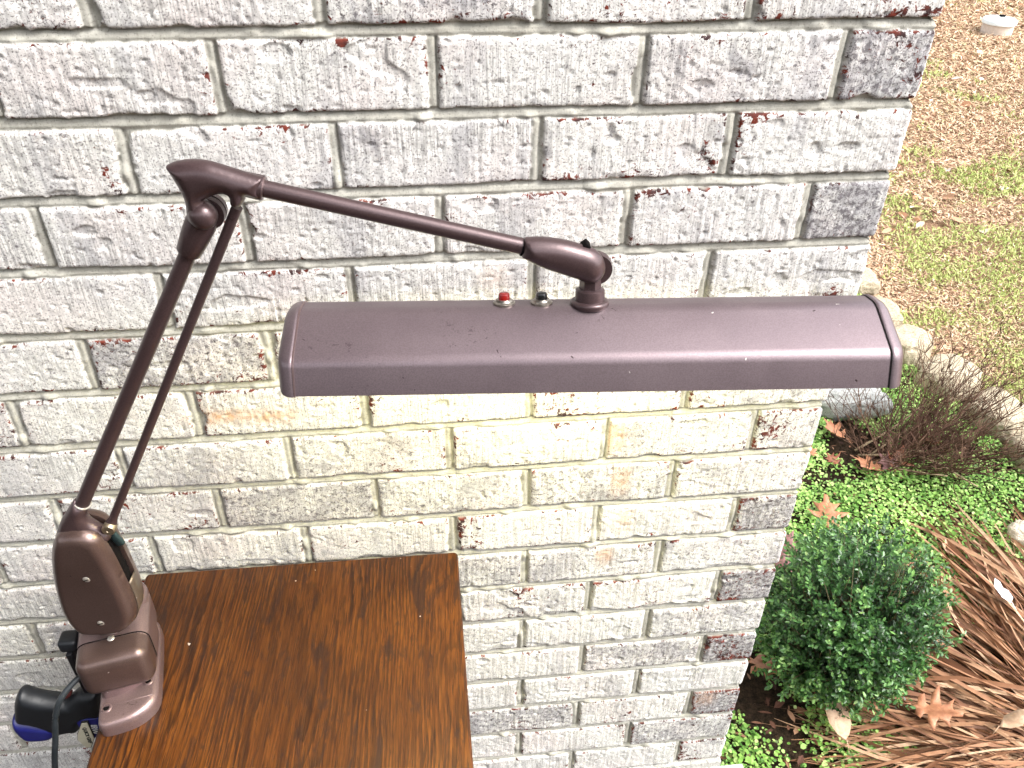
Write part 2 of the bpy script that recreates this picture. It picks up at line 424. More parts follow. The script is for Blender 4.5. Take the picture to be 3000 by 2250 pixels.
def wall_fields(U, Zz):
    """height and masks of the brick face at distance U along the wall (0.0918 = corner, beyond it the return) and height Zz"""
    uu = U + (fbm(U, Zz, 0.05, 2, 3) - 0.5) * 0.0020; zz = Zz + (fbm(U, Zz, 0.20, 2, 5) - 0.5) * 0.0040
    v = (BED0 - zz) / CRS; row = np.floor(v) + 1; fz = (v - np.floor(v)) * CRS      # fz: distance below the bed above
    even = (np.mod(row, 2) == 0)
    ru = uu.copy()
    # past the corner the bond turns: header/stretcher swap
    sh_even = (XC + 0.0965) % PIT; sh_odd = (XC + 0.198) % PIT
    jit = (hsh(row, 0, 9) - 0.5) * 0.001
    off_front = np.where(even, -0.5 * PIT, 0.0) + jit
    off_side = np.where(even, sh_even, sh_odd)
    off = np.where(uu > XC, off_side, off_front)
    q = (ru - off) / PIT; bi = np.floor(q); fu = (q - bi) * PIT
    bi = np.where(uu > XC, bi + 1000, bi)
    # corner pieces on both faces are one brick: keep them clear of the joint test at the corner
    dl, dr = fu, PIT - fu
    nc = (uu > XC - 0.08) & (uu <= XC)
    dr = np.where(nc, 1.0, dr)
    first_side = (uu > XC) & (uu < XC + np.where(even, 0.0965, 0.198) - 0.0001)
    dl = np.where(first_side, 1.0, dl)
    hb = 0.0058 + (hsh(row, bi, 2) - 0.5) * 0.0016
    ero = (fbm(U, Zz, 0.007, 2, 21) - 0.5) * 0.0022 + np.maximum(fbm(U, Zz, 0.035, 2, 31) - 0.66, 0) * 0.02
    dt = fz - 0.0058; db = (CRS - fz) - 0.0056
    dlat = np.minimum(dl, dr) - hb
    d = np.minimum(np.minimum(dt, db), dlat) - ero
    brick = np.clip(d / 0.0008 + 0.5, 0, 1)
    r1, r2, r3, r4 = (hsh(row, bi, k) for k in (1, 2, 3, 4))
    # brick face: slight offset and tilt, worn arris, pits, drag marks, a few chips
    face = (r1 - 0.5) * 0.0022 + (fz / CRS - 0.5) * (r2 - 0.5) * 0.0022 + (fu / PIT - 0.5) * (r3 - 0.5) * 0.003
    arris = -0.0022 * np.exp(-np.clip(d, 0, 1) / 0.0014)
    und = (fbm(U, Zz, 0.05, 2, 41) - 0.5) * 0.0010
    fine = (fbm(U, Zz, 0.0048, 2, 43) - 0.5) * (0.0007 + 0.0009 * hsh(row, bi, 15))
    pits = -np.clip(0.27 - fbm(U, Zz, 0.0065, 2, 51), 0, 1) * 0.012
    drag = (vnoise(U / 0.0032, Zz / 0.05, 61) - 0.5) * 0.0009 * (r4 > 0.4)
    cn = fbm(U + 0.02 * vnoise(U / 0.02, Zz / 0.02, 77), Zz * 1.7, 0.045, 2, 71)
    chip = -np.clip((cn - np.where(hsh(row, bi, 14) > 0.62, 0.735, 0.80)) / 0.015, 0, 1) * 0.0022 * (0.4 + fbm(U, Zz, 0.01, 2, 73))
    hbk = face + arris + und + fine + pits + drag + chip
    # struck mortar: deep under the brick above, out to the brick below
    tb = np.clip(np.where(fz < 0.02, fz + 0.0056, fz - CRS + 0.0056) / 0.0114, 0, 1)
    inbed = (dt < 0.001) | (db < 0.001)
    deep_b = -0.0082 + 0.0036 * np.clip((tb - 0.16) / 0.16, 0, 1) + 0.0015 * np.clip((tb - 0.40) / 0.3, 0, 1) - 0.0020 * np.clip((tb - 0.80) / 0.2, 0, 1)
    th = np.clip(np.where(dl < dr, dl + 0.0055, 0.0055 - dr) / 0.011, 0, 1)
    deep_h = -0.0035 - 0.0020 * np.clip(-(th - 0.15) / 0.15, 0, 1) - 0.0045 * np.clip((th - 0.62) / 0.14, 0, 1) + 0.002 * np.clip((th - 0.9) / 0.1, 0, 1)
    mo = np.where(inbed, deep_b, deep_h) + (fbm(U, Zz, 0.010, 3, 81) - 0.5) * 0.0016
    mo = mo + np.clip(fbm(U, Zz, 0.03, 2, 83) - 0.60, 0, 1) * 0.02
    h = mo * (1 - brick) + hbk * brick
    # shallower mortar smeared over some brick edges
    grey = np.where(hsh(row, bi, 7) > 0.62, 0.5 * hsh(row, bi, 8), 0.05 * hsh(row, bi, 8))
    header = (~even) & (uu > 0.0) & (uu <= XC)
    grey = np.where(header, 0.52 + 0.25 * hsh(row, 3, 5), grey)
    red = np.where(header & (hsh(row, 4, 6) > 0.45), 0.42, 0.25 * (r2 > 0.7) + 0.0)
    red = np.where(header & (row >= 12), 0.62, red); grey = np.where(header & (row == 17), 0.15, grey)
    red = np.where(header & (row == 7), 0.38, red); grey = np.where(header & (row == 7), 0.25, grey)
    for cu, cv, ru_, rv_, a in ((-0.128, 1.60, 0.007, 0.020, 1.0), (-0.118, 1.75, 0.004, 0.03, 0.8), (-0.731, 1.65, 0.006, 0.022, 1.1), (-0.742, 1.3, 0.012, 0.012, 0.6), (-0.490, 0.14, 0.006, 0.006, 1.3), (0.080, -0.15, 0.014, 0.008, 0.9), (-0.075, 1.15, 0.012, 0.010, 0.7),
                               (-0.497, 5.45, 0.010, 0.018, 0.8), (-0.395, 8.3, 0.004, 0.02, 0.9), (-0.84, 9.1, 0.02, 0.004, 0.7), (0.02, 17.0, 0.06, 0.010, 0.6), (0.06, 3.9, 0.012, 0.02, 0.7), (-0.20, 8.95, 0.010, 0.003, 1.0), (0.03, 6.5, 0.03, 0.03, 0.35)):
        cz = BED0 - cv * CRS; red = red + a * np.exp(-(((U - cu) / ru_) ** 2 + ((Zz - cz) / rv_) ** 2))
    tone = np.where(header, 0.30, 0.35 + 0.65 * hsh(row, bi, 12))
    edge = np.exp(-np.clip(d, 0, 1) / 0.0040)
    # where orange clay shows through the wash
    def blob(cu, cz, ru_, rz_): return np.exp(-(((U - cu) / ru_) ** 4 + ((Zz - cz) / rz_) ** 2 * 1.2))
    smear = np.zeros_like(U)
    for cu, v0, ru_, rz_, a in ((-0.675, 5.55, 0.045, 0.012, 1.0), (-0.620, 5.6, 0.03, 0.012, 1.0), (-0.192, 6.4, 0.018, 0.03, 0.85), (-0.175, 7.4, 0.014, 0.03, 0.7),
                                (-0.160, 8.4, 0.013, 0.03, 0.55), (-0.185, 9.3, 0.014, 0.02, 0.8), (-0.35, 3.3, 0.02, 0.02, 0.3), (0.03, 14.3, 0.02, 0.02, 0.5), (-0.9, 1.4, 0.05, 0.02, 0.2)):
        smear = np.maximum(smear, a * blob(cu, BED0 - v0 * CRS, ru_, rz_))
    return h, 1 - brick, edge * brick, np.stack([tone, grey, red], -1), smear * brick

def build_wall():
    us = np.concatenate([np.arange(-3.2, -1.42, 0.012), np.arange(-1.42, XC + 0.012, 0.0019), np.arange(XC + 0.014, XC + 3.2, 0.010)])
    zs = np.concatenate([np.arange(0.072, 1.66, 0.0015), np.arange(1.66, 2.5, 0.012)])
    U, Zz = np.meshgrid(us, zs); h, mo, ed, br, sm = wall_fields(U, Zz)
    # path: along x to the corner, then back along y, with a 4 mm worn arris
    rad = 0.004; s = U - (XC - rad); arc = rad * math.pi / 2
    ang = np.clip(s / arc, 0, 1) * math.pi / 2
    px = np.where(s < 0, U, XC - rad + rad * np.sin(ang)); py = np.where(s < 0, 0, rad - rad * np.cos(ang)) + np.clip(s - arc, 0, None)
    nx, ny = np.sin(ang), -np.cos(ang)
    Xc = px + nx * h; Yc = py + ny * h
    V = np.stack([Xc, Yc, Zz], -1).reshape(-1, 3)
    nr, ncl = U.shape; idx = np.arange(nr * ncl).reshape(nr, ncl)
    F = np.stack([idx[:-1, :-1], idx[:-1, 1:], idx[1:, 1:], idx[1:, :-1]], -1).reshape(-1, 4)
    uz = np.stack([U, Zz, np.zeros_like(U)], -1).reshape(-1, 3)
    t = root('brick_wall', (XC, 0, 0), 'whitewashed grey-white brick wall with raked mortar joints, its corner at the garden', 'wall')
    me = npmesh('brickwork', V, F, True, {'mortar': mo.ravel(), 'edge': ed.ravel(), 'brick': br.reshape(-1, 3), 'smear': sm.ravel(), 'uz': uz})
    link('brickwork', me, M_WALL, t)
    # footing under the last course, standing a little proud of the bricks
    bm = bmesh.new()
    for x0, x1, y0, y1, z0, z1 in ((-3.2, 0.0935, -0.004, 0.20, -0.2, 0.0710), (-3.2, 0.138, -0.034, -0.0045, -0.2, 0.056)):
        r = bmesh.ops.create_cube(bm, size=1)
        for v in r['verts']: v.co = Vector(((x0 + x1) / 2 + v.co.x * (x1 - x0), (y0 + y1) / 2 + v.co.y * (y1 - y0), (z0 + z1) / 2 + v.co.z * (z1 - z0)))
    bm_obj('footing', bm, M_CONC, t)
build_wall()

def build_added_bank():
    # unseen bank added behind the camera, darkens what the lamp shade's front reflects
    u, v = np.meshgrid(np.linspace(-26, 9, 220), np.linspace(0, 1, 60))
    n = fbm(u, v * 5, 1.6, 4, 301); n2 = fbm(u, v * 6, 0.3, 3, 305)
    z = v * (4.6 + 2.2 * (fbm(u, u * 0, 2.5, 2, 303) - 0.3)) - 0.1; y = -6.0 - 2.2 * v ** 2 - 1.4 * n - 0.4 * n2 + 0.02 * u
    idx = np.arange(u.size).reshape(u.shape)
    F = np.stack([idx[:-1, :-1], idx[:-1, 1:], idx[1:, 1:], idx[1:, :-1]], -1).reshape(-1, 4)
    me = npmesh('added_dark_bank', np.stack([u, y, z], -1).reshape(-1, 3), F, True)
    tag(link('added_dark_bank', me, mat_stone('added_bank_green', (0.020, 0.030, 0.012), (0.045, 0.055, 0.022), (0.012, 0.012, 0.008))), kind='structure')
build_added_bank()

def build_added_eave():  # unseen overhang, added so the lamp shade's left end reflects dark
    bm = bmesh.new()
    for x0, x1, y0, y1, z0, z1 in ((-4.2, -0.50, -1.3, 0.30, 2.52, 2.62), (-0.50, -0.475, -1.3, 0.30, 2.46, 2.68), (-4.2, -0.475, -1.325, -1.3, 2.46, 2.68)):
        r = bmesh.ops.create_cube(bm, size=1)
        for v in r['verts']: v.co = Vector(((x0 + x1) / 2 + v.co.x * (x1 - x0), (y0 + y1) / 2 + v.co.y * (y1 - y0), (z0 + z1) / 2 + v.co.z * (z1 - z0)))
    me = D.meshes.new('added_eave'); bm.to_mesh(me); bm.free()
    tag(link('added_eave', me, simple('added_eave_paint', (0.30, 0.27, 0.24), (0.24, 0.22, 0.20), 0.8)), kind='structure')
build_added_eave()

# ------------------------------------------------------------------ table
def build_table():
    zt, x0, x1, y0, y1 = 0.73, -0.8245, -0.4015, -0.62, -0.015
    t = root('side_table', ((x0 + x1) / 2, (y0 + y1) / 2, 0), 'small dark oak table with worn varnish, pushed against the brick wall', 'table')
    # top with softened arris and rounded corners
    bm = bmesh.new(); r = bmesh.ops.create_cube(bm, size=1)
    for v in bm.verts: v.co = Vector(((x0 + x1) / 2 + v.co.x * (x1 - x0), (y0 + y1) / 2 + v.co.y * (y1 - y0), zt - 0.010 + v.co.z * 0.020))
    ve = [e for e in bm.edges if abs((e.verts[0].co - e.verts[1].co).z) > 0.01]
    bmesh.ops.bevel(bm, geom=ve, offset=0.006, segments=5, profile=0.5, affect='EDGES')
    he = [e for e in bm.edges if abs((e.verts[0].co - e.verts[1].co).z) < 0.001 and len(e.link_faces) == 2 and e.calc_face_angle(0) > 1]
    bmesh.ops.bevel(bm, geom=he, offset=0.0035, segments=4, profile=0.5, affect='EDGES')
    bm_obj('tabletop', bm, M_WOOD, t, 40)
    bm = bmesh.new()
    for cx, cy, sx, sy in (((x0 + x1) / 2, y0 + .05, x1 - x0 - .14, .018), ((x0 + x1) / 2, y1 - .05, x1 - x0 - .14, .018), (x0 + .075, (y0 + y1) / 2, .018, y1 - y0 - .14), (x1 - .05, (y0 + y1) / 2, .018, y1 - y0 - .14)):
        r = bmesh.ops.create_cube(bm, size=1)
        for v in r['verts']: v.co = Vector((cx + v.co.x * sx, cy + v.co.y * sy, 0.675 + v.co.z * 0.088))
    bm_obj('apron', bm, M_WOOD, t)
    for cx in (x0 + .075, x1 - .05):
        for cy in (y0 + .05, y1 - .05):
            rbox('leg', (cx, cy, 0.359), (0.034, 0.034, 0.700), 0.003, M_WOOD, t)
build_table()

# ------------------------------------------------------------------ the lamp
# the arms swing in one vertical plane through the swivel; (s, z) are metres along it and up, off = metres towards the wall
PH = R(-4.5)
AX = Vector((math.cos(PH), math.sin(PH), 0)); AN = Vector((-math.sin(PH), math.cos(PH), 0)); AB = Vector((-0.803, -0.181, 0))
RC = CAM_ROT.to_matrix()
def arm(px, py, off=0.0):
    """a point of the arm plane measured on the photograph, returned as (s, z) in metres"""
    d = RC @ Vector(((px - 1500) / 2454.0, -(py - 1125) / 2454.0, -1)); P = AB + AN * off
    tt = (P - CAM_LOC).dot(AN) / d.dot(AN); q = CAM_LOC + d * tt
    return ((q - AB).dot(AX), q.z)
def W(sz, off=0.0): return AB + AX * sz[0] + AN * off + Z * sz[1]

def smooth_outline(pts, n=5):
    m = len(pts); out = []
    for i in range(m):
        p = [Vector((*pts[(i + k - 1) % m], 0)) for k in range(4)]
        for k in range(n):
            t = k / n
            q = 0.5 * ((2 * p[1]) + (p[2] - p[0]) * t + (2 * p[0] - 5 * p[1] + 4 * p[2] - p[3]) * t * t + (3 * p[1] - p[0] - 3 * p[2] + p[3]) * t ** 3)
            out.append((q.x, q.y))
    return out

def inflate(name, outline, T, r, mat, parent, off=0.0, g=0.0018, front=1.0, back=1.0, nsm=5, power=2.0, frame=None):
    """solid casting: an outline in the arm plane given a rounded thickness of up to T on each side"""
    ol = smooth_outline(outline, nsm) if nsm > 1 else list(outline)
    O = np.array(ol); n = len(O); lo, hi = O.min(0), O.max(0)
    gx, gy = np.meshgrid(np.arange(lo[0], hi[0], g), np.arange(lo[1], hi[1], g)); gx[1::2] += g / 2
    P = np.stack([gx.ravel(), gy.ravel()], -1)
    A, B_ = O, np.roll(O, -1, 0)
    def dist(P):
        best = np.full(len(P), 1e9)
        for a, b in zip(A, B_):
            ab = b - a; tt = np.clip(((P - a) @ ab) / max(ab @ ab, 1e-12), 0, 1); q = a + tt[:, None] * ab
            best = np.minimum(best, np.hypot(*(P - q).T))
        return best
    ins = np.zeros(len(P), bool)
    for a, b in zip(A, B_):
        c = (a[1] > P[:, 1]) != (b[1] > P[:, 1])
        with np.errstate(divide='ignore', invalid='ignore'):
            ins ^= c & (P[:, 0] < (b[0] - a[0]) * (P[:, 1] - a[1]) / (b[1] - a[1] + 1e-15) + a[0])
    dd = dist(P); P = P[ins & (dd > g * 0.45)]
    # extra rings close to the rim for a round edge
    rings = []
    cen = O.mean(0); tang = np.roll(O, -1, 0) - np.roll(O, 1, 0); nrm = np.stack([-tang[:, 1], tang[:, 0]], -1); nrm /= np.linalg.norm(nrm, axis=1)[:, None] + 1e-9
    area = 0.5 * np.sum(O[:, 0] * np.roll(O[:, 1], -1) - np.roll(O[:, 0], -1) * O[:, 1])
    if area < 0: nrm = -nrm
    for k in (0.03, 0.11):
        q = O + nrm * r * k; rings.append(q[dist(q) > r * k * 0.9])
    keep = dist(P) > r * 0.18; P = np.concatenate([P[keep]] + rings)
    pts = [Vector(p) for p in np.concatenate([O, P])]
    res = delaunay_2d_cdt(pts, [(i, (i + 1) % n) for i in range(n)], [], 1, 1e-7)
    v2, tri = np.array([tuple(v) for v in res[0]]), res[2]
    dd = dist(v2); k = np.clip(dd / r, 0, 1); hgt = T * (1 - (1 - k) ** power) ** (1 / power)
    rim = dd < 1e-6
    fr = frame or (lambda s, z, o: W((s, z), o))
    V = [fr(p[0], p[1], off - h * front) for p, h in zip(v2, hgt)]
    bi = {}
    for i, p in enumerate(v2):
        if rim[i]: bi[i] = i
        else: bi[i] = len(V); V.append(fr(p[0], p[1], off + hgt[i] * back))
    F = [tuple(t) for t in tri] + [tuple(bi[i] for i in t[::-1]) for t in tri]
    return autosmooth(link(name, mesh(name, V, F), mat, parent), 60)

def O1(pts, k, ox, oy, off=0.0): return [arm(ox + x / k, oy + y / k, off) for x, y in pts]

lamp = root('desk_lamp', (AB.x, AB.y, 0.73), 'mauve-brown metal desk lamp with long hooded shade on jointed arms, mounted on the table edge', 'lamp')

# --- base: foot, body, box cover; turned 12 degrees on the table
ba = R(12); EX = Vector((math.cos(ba), math.sin(ba), 0)); EY = Vector((-math.sin(ba), math.cos(ba), 0))
def BL(x, y, z): return AB + EX * x + EY * y + Z * z
def base_part(name, c, size, r, mat, seg=6, taper=None, parent=None):
    return rbox(name, BL(*c), size, r, mat, parent or lamp, EX, EY, Z, seg, taper)
def base_frame(s, z, o): return BL(s, z, 0.7303 + o)
foot_ol = [(-0.029, -0.062), (-0.024, -0.0705), (-0.010, -0.0715), (0.010, -0.069), (0.026, -0.060), (0.0345, -0.046), (0.0365, -0.020), (0.0375, 0.03), (0.036, 0.058), (0.026, 0.066), (-0.018, 0.066), (-0.028, 0.058), (-0.0285, 0.0), (-0.029, -0.035)]
def slab(name, ol, z0, z1, r, mat, parent, sink=None):
    """a casting lying flat: outline in base coordinates, rounded upper edge"""
    o2 = smooth_outline(ol, 5); V, F = [], []; n = len(o2); cx = sum(p[0] for p in o2) / n; cy = sum(p[1] for p in o2) / n
    rings = [(0.0, z0), (0.0, z1 - r)] + [(r * (1 - math.cos(a)), z1 - r + r * math.sin(a)) for a in (0.3, 0.6, 0.9, 1.2, 1.57)] + [(r * 1.25, z1 + 0.0001), (r * 2.2, z1 + 0.0006)]
    for ins, z in rings:
        for p in o2:
            d = Vector((p[0] - cx, p[1] - cy)); L = d.length; q = d * ((L - ins) / L); V.append(BL(cx + q.x, cy + q.y, z))
    for j in range(len(rings) - 1):
        for i in range(n): F.append((j * n + i, j * n + (i + 1) % n, (j + 1) * n + (i + 1) % n, (j + 1) * n + i))
    F.append(tuple(range(n))[::-1]); F.append(tuple(range((len(rings) - 1) * n, len(rings) * n)))
    return autosmooth(link(name, mesh(name, V, F), mat, parent), 50)
foot = slab('foot', foot_ol, 0.7303, 0.7515, 0.0085, M_PINK, lamp)
# fillet rising from foot to body, raised seams and screw bosses
slab('pedestal', [(-0.026, -0.026), (-0.012, -0.036), (0.012, -0.030), (0.031, -0.018), (0.035, 0.01), (0.035, 0.05), (0.02, 0.06), (-0.015, 0.06), (-0.027, 0.05)], 0.7503, 0.772, 0.011, M_PINK, lamp)
base_part('seam_line', (0.004, -0.0468, 0.7522), (0.052, 0.0006, 0.0010), 0.0002, M_PINK, 1, None, foot)
for bx, by in ((-0.0195, -0.049), (0.0245, -0.026)):
    b = lathe_obj('screw_boss', BL(bx, by, 0.7505), Z, [(0, 0.0066), (0.0018, 0.0062), (0.0026, 0.0050), (0.0026, 0.0040), (0.0012, 0.0036)], M_PINK, foot, 20)
    lathe_obj('screw', BL(bx, by, 0.7508), Z, [(0, 0.0034), (0.0012, 0.0034), (0.0016, 0.002)], M_GAP, b, 16)
body = base_part('body', (0.0005, 0.0205, 0.7926), (0.0771, 0.084, 0.0576), 0.0135, M_PINK, 6)
base_part('hump', (0.009, 0.048, 0.800), (0.058, 0.040, 0.060), 0.014, M_PINK, 6, None, body)
rr_, hw, hh_ = 0.0137, 0.0386, 0.0289; pth = []
for k_, (sx, sz) in enumerate(((1, 1), (-1, 1), (-1, -1), (1, -1))):
    for a_ in range(7):
        t_ = R(90 * k_ + 15 * a_); pth.append(BL(0.0005 + sx * (hw - rr_) + rr_ * math.cos(t_), -0.0094, 0.7926 + sz * (hh_ - rr_) + rr_ * math.sin(t_)))
V, F = tube_path(pth + [pth[0]], 0.0007, 6); link('seam', mesh('seam', V, F), M_GAP, body)
cov = base_part('box_cover', (0.0005, -0.0184, 0.7926), (0.0765, 0.0488, 0.0570), 0.0135, M_BRONZE, 7)
lathe_obj('screw', BL(0.001, -0.010, 0.8195), Z, [(0, 0.0042), (0.002, 0.0040), (0.0032, 0.0026), (0.0034, 0.0003)], M_NICKEL, cov, 20)
tabm = lathe_obj('screw_tab', BL(0.001, -0.005, 0.8165), Z, [(0, 0.0085), (0.0035, 0.0080), (0.0042, 0.0060)], M_PINK, body, 24)
lathe_obj('swivel_neck', BL(0.0, 0.012, 0.815), Z, [(0, 0.024), (0.004, 0.0205), (0.008, 0.0165), (0.012, 0.0150), (0.026, 0.0150)], M_BRONZE, lamp, 36)
lathe_obj('chip', BL(0.0255, -0.0412, 0.8045), -EY + Z * 0.2, [(0, 0.0019), (0.0006, 0.0017)], simple('chip_blue', (0.10, 0.14, 0.24)), cov, 9)

# --- spring housing: two shells either side of an added black core
k8 = 1.951
hs_ol = O1([(332, 312), (380, 285), (450, 276), (530, 292), (585, 325), (628, 385), (668, 455), (712, 545), (752, 630), (780, 705), (786, 765), (762, 812), (715, 842), (650, 855), (570, 858), (505, 856), (450, 832), (405, 786), (368, 725), (340, 645), (318, 545), (306, 450), (308, 370)], k8, 0, 1400, -0.006)
hou = inflate('housing_cover', hs_ol, 0.0155, 0.0125, M_BRONZE, lamp, off=-0.0065, back=0.05, g=0.002)
ring = [tuple(p) for p in hs_ol]
inflate('housing_back', ring, 0.0155, 0.0125, M_BRONZE, lamp, off=0.0115, front=0.05, g=0.002)
hc = np.array(hs_ol).mean(0)
inflate('slot_shade_fill', [tuple(hc + (np.array(p) - hc) * 0.955) for p in hs_ol], 0.0085, 0.001, M_GAP, lamp, off=0.0025, g=0.004)  # black filler paints the shade inside the slot
# side plate closing the lower part of the slot
o2 = smooth_outline([tuple(hc + (np.array(p) - hc) * 0.992) for p in hs_ol], 5)
z_lo, z_hi = arm(640, 0)[1], 0
zc0, zc1 = arm(786 / k8, 1400 + 800 / k8)[1], arm(740 / k8, 1400 + 560 / k8)[1]
strip = [p for p in o2 if p[0] > hc[0] and zc0 - 0.03 < p[1] < zc1]
V, F = [], []
for q in strip:
    for of in (-0.0062, 0.0112): V.append(W(q, of))
for i in range(len(strip) - 1): F.append((2 * i, 2 * i + 1, 2 * i + 3, 2 * i + 2))
pl = link('slot_plate', mesh('slot_plate', V, F), M_OLIVE, lamp)
md = pl.modifiers.new('thick', 'SOLIDIFY'); md.thickness = 0.0012; md.offset = -1
for px_, py_ in ((495, 580), (577, 829)):
    q = arm(px_ / k8, 1400 + py_ / k8, -0.0215)
    lathe_obj('housing_screw', W(q, -0.0205), -AN, [(0, 0.0046), (0.0010, 0.0044), (0.0021, 0.0030), (0.0025, 0.0006)], M_NICKEL, hou, 20)
    rbox('screw_slot', W(q, -0.0230), (0.0060, 0.0006, 0.0009), 0.0001, M_GAP, hou, (AX + Z * 0.4).normalized(), AN, (Z - AX * 0.4).normalized(), 1)

# --- lower arm: flared shoulder, tube, socket
sh_ol = O1([(428, 118), (455, 140), (495, 148), (505, 172), (502, 205), (525, 240), (580, 275), (640, 330), (560, 380), (430, 400), (340, 380), (322, 335), (332, 290), (350, 238), (378, 190)], k8, 0, 1400)
inflate('shoulder', sh_ol, 0.0105, 0.012, M_DARKP, lamp, off=-0.001, g=0.0018)
LT0, LT1 = arm(242, 1472), arm(553, 738)
la = rod_obj('lower_arm', W(arm(236, 1486)), W(LT1), 0.0071, 0.0069, M_DARKP, lamp, 32)
axd = (W(LT1) - W(LT0)).normalized()
lathe_obj('collar_ring', W(arm(241, 1475)) - axd * 0.0005, axd, [(0, 0.0073), (0, 0.0083), (0.0014, 0.0083), (0.0016, 0.0073)], M_NICKEL, la, 32)
sk0, sk1 = W(arm(553, 738)), W(arm(588, 655)); L = (sk1 - sk0).length
lathe_obj('socket', sk0, sk1 - sk0, [(-0.0002, 0.0072), (0, 0.0095), (0.001, 0.0100), (L * 0.5, 0.0114), (L, 0.0122), (L + 0.006, 0.0115)], M_DARKP, lamp, 36)
# --- elbow casting
k2 = 3.3183
eo = [(286, 292), (300, 277), (330, 263), (390, 245), (460, 234), (540, 230), (620, 234), (700, 246), (800, 275), (900, 306), (1000, 338), (1100, 368), (1190, 393), (1228, 402), (1218, 470), (1212, 540), (1222, 597), (1150, 590), (1075, 575), (1062, 590), (1050, 625), (1030, 660), (985, 684), (935, 672), (910, 650), (908, 610), (890, 572), (850, 553), (800, 556), (750, 570), (700, 592), (660, 615), (700, 640), (735, 680), (752, 740), (745, 800), (710, 850), (660, 878), (610, 884), (560, 868), (515, 830), (492, 785), (486, 730), (480, 680), (462, 600), (425, 520), (385, 450), (345, 385), (305, 325)]
el = inflate('elbow_casting', O1(eo, k2, 400, 400, -0.004), 0.0115, 0.0135, M_DARKP, lamp, off=-0.003, g=0.0014, nsm=3)
q = arm(400 + 648 / k2, 400 + 765 / k2, -0.006)
V, F = lathe(W(q, -0.006), -AN, [(-0.011 + 0.0112 * (1 - math.cos(a)), max(0.0112 * math.sin(a), 1e-4)) for a in [math.pi * i / 22 for i in range(23)]], 36)
autosmooth(link('knuckle_ball', mesh('knuckle_ball', V, F), M_DARKP, el), 60)
q = arm(400 + 690 / k2, 400 + 745 / k2, 0.002)
lathe_obj('pivot_disc', W(q, 0.000), AN, [(0, 0.0132), (0.005, 0.0135), (0.0055, 0.0118), (0.0065, 0.0118), (0.007, 0.0135), (0.013, 0.0130), (0.0165, 0.0095)], M_DARKP, el, 40)
rg = W(arm(768, 551)); ud = (W(arm(1534, 722)) - rg).normalized()
lathe_obj('cap_line', W(arm(770, 551)) - ud * 0.0035, ud, [(-0.030, 0.0050), (-0.022, 0.0084), (-0.012, 0.0095), (0, 0.0098), (0.0036, 0.0098), (0.0040, 0.0080)], M_DARKP, el, 36)
lathe_obj('collar_ring', rg + ud * 0.0004, ud, [(0, 0.0068), (0, 0.0091), (0.0011, 0.0091), (0.0013, 0.0068)], M_PINK, el, 36)
# --- upper arm
rod_obj('upper_arm', W(arm(758, 549)), W(arm(1560, 728)), 0.0067, 0.0068, M_DARKP, lamp, 36)
# --- parallel rod with forked top and brass pin
r0, r1 = W(arm(323, 1540)), W(arm(695, 606))
pr = rod_obj('parallel_rod', r0, r1, 0.0041, 0.0043, M_DARKP, lamp, 20)
rdir = (r1 - r0).normalized()
lathe_obj('rod_end', r0 - rdir * 0.004, rdir, [(0, 0.0068), (0.006, 0.0064), (0.014, 0.0046), (0.020, 0.0039)], M_DARKP, pr, 20)
q = arm(319, 1550, -0.006)
lathe_obj('pivot_pin', W(q, -0.0005), -AN, [(0, 0.0066), (0.0075, 0.0066), (0.0085, 0.0058), (0.0088, 0.0015), (0.0083, 0.0012)], M_BRASS, pr, 24)
q = arm(336, 1578, 0.0)
rbox('spring_link', W(q, 0.002), (0.009, 0.006, 0.024), 0.0025, simple('blued_steel', (0.04, 0.075, 0.08), (0.03, 0.05, 0.055), 0.35, 0.7), lamp, (AX + Z * 0.35).normalized(), AN, (Z - AX * 0.35).normalized(), 3)

# --- shade knuckle
k3 = 3.687
so_ = [(690, 366), (750, 358), (830, 356), (950, 362), (1080, 378), (1200, 404), (1300, 432), (1400, 462), (1470, 500), (1525, 556), (1555, 620), (1562, 690), (1540, 750), (1495, 798), (1430, 824), (1360, 824), (1300, 808), (1240, 784), (1150, 755), (1050, 722), (950, 690), (850, 652), (750, 605), (690, 572), (655, 545), (668, 480), (680, 410)]
kn = inflate('shade_knuckle', O1(so_, k3, 1350, 600, -0.003), 0.0125, 0.0140, M_DARKP, lamp, off=-0.003, g=0.0015, nsm=4)
q0 = W(arm(1350 + 672 / k3, 600 + 458 / k3)); 
lathe_obj('mouth_shadow_ring', q0 - ud * 0.0012, ud, [(0, 0.0068), (0, 0.0073), (0.0012, 0.0074), (0.002, 0.0072)], M_GAP, kn, 32)  # black ring paints the shadow in the sleeve opening
lathe_obj('knuckle_sleeve', q0 + ud * 0.0006, ud, [(0, 0.0066), (0, 0.0071), (0.0020, 0.0078), (0.0075, 0.0091), (0.015, 0.0104), (0.025, 0.0112), (0.034, 0.0108), (0.042, 0.0080)], M_DARKP, kn, 40)
q = arm(1350 + 1440 / k3, 600 + 640 / k3, 0.010)
lathe_obj('knuckle_disc', W(q, 0.003), AN, [(-0.004, 0.0140), (0.0025, 0.0146), (0.005, 0.0138), (0.0072, 0.0095)], M_DARKP, kn, 40)
q = arm(1350 + 1345 / k3, 600 + 438 / k3, 0.0)
rbox('thumb_lug', W(q, 0.0), (0.0068, 0.010, 0.0060), 0.0010, M_GAP, kn, (AX + Z * 0.9).normalized(), AN, (Z - AX * 0.9).normalized(), 2)

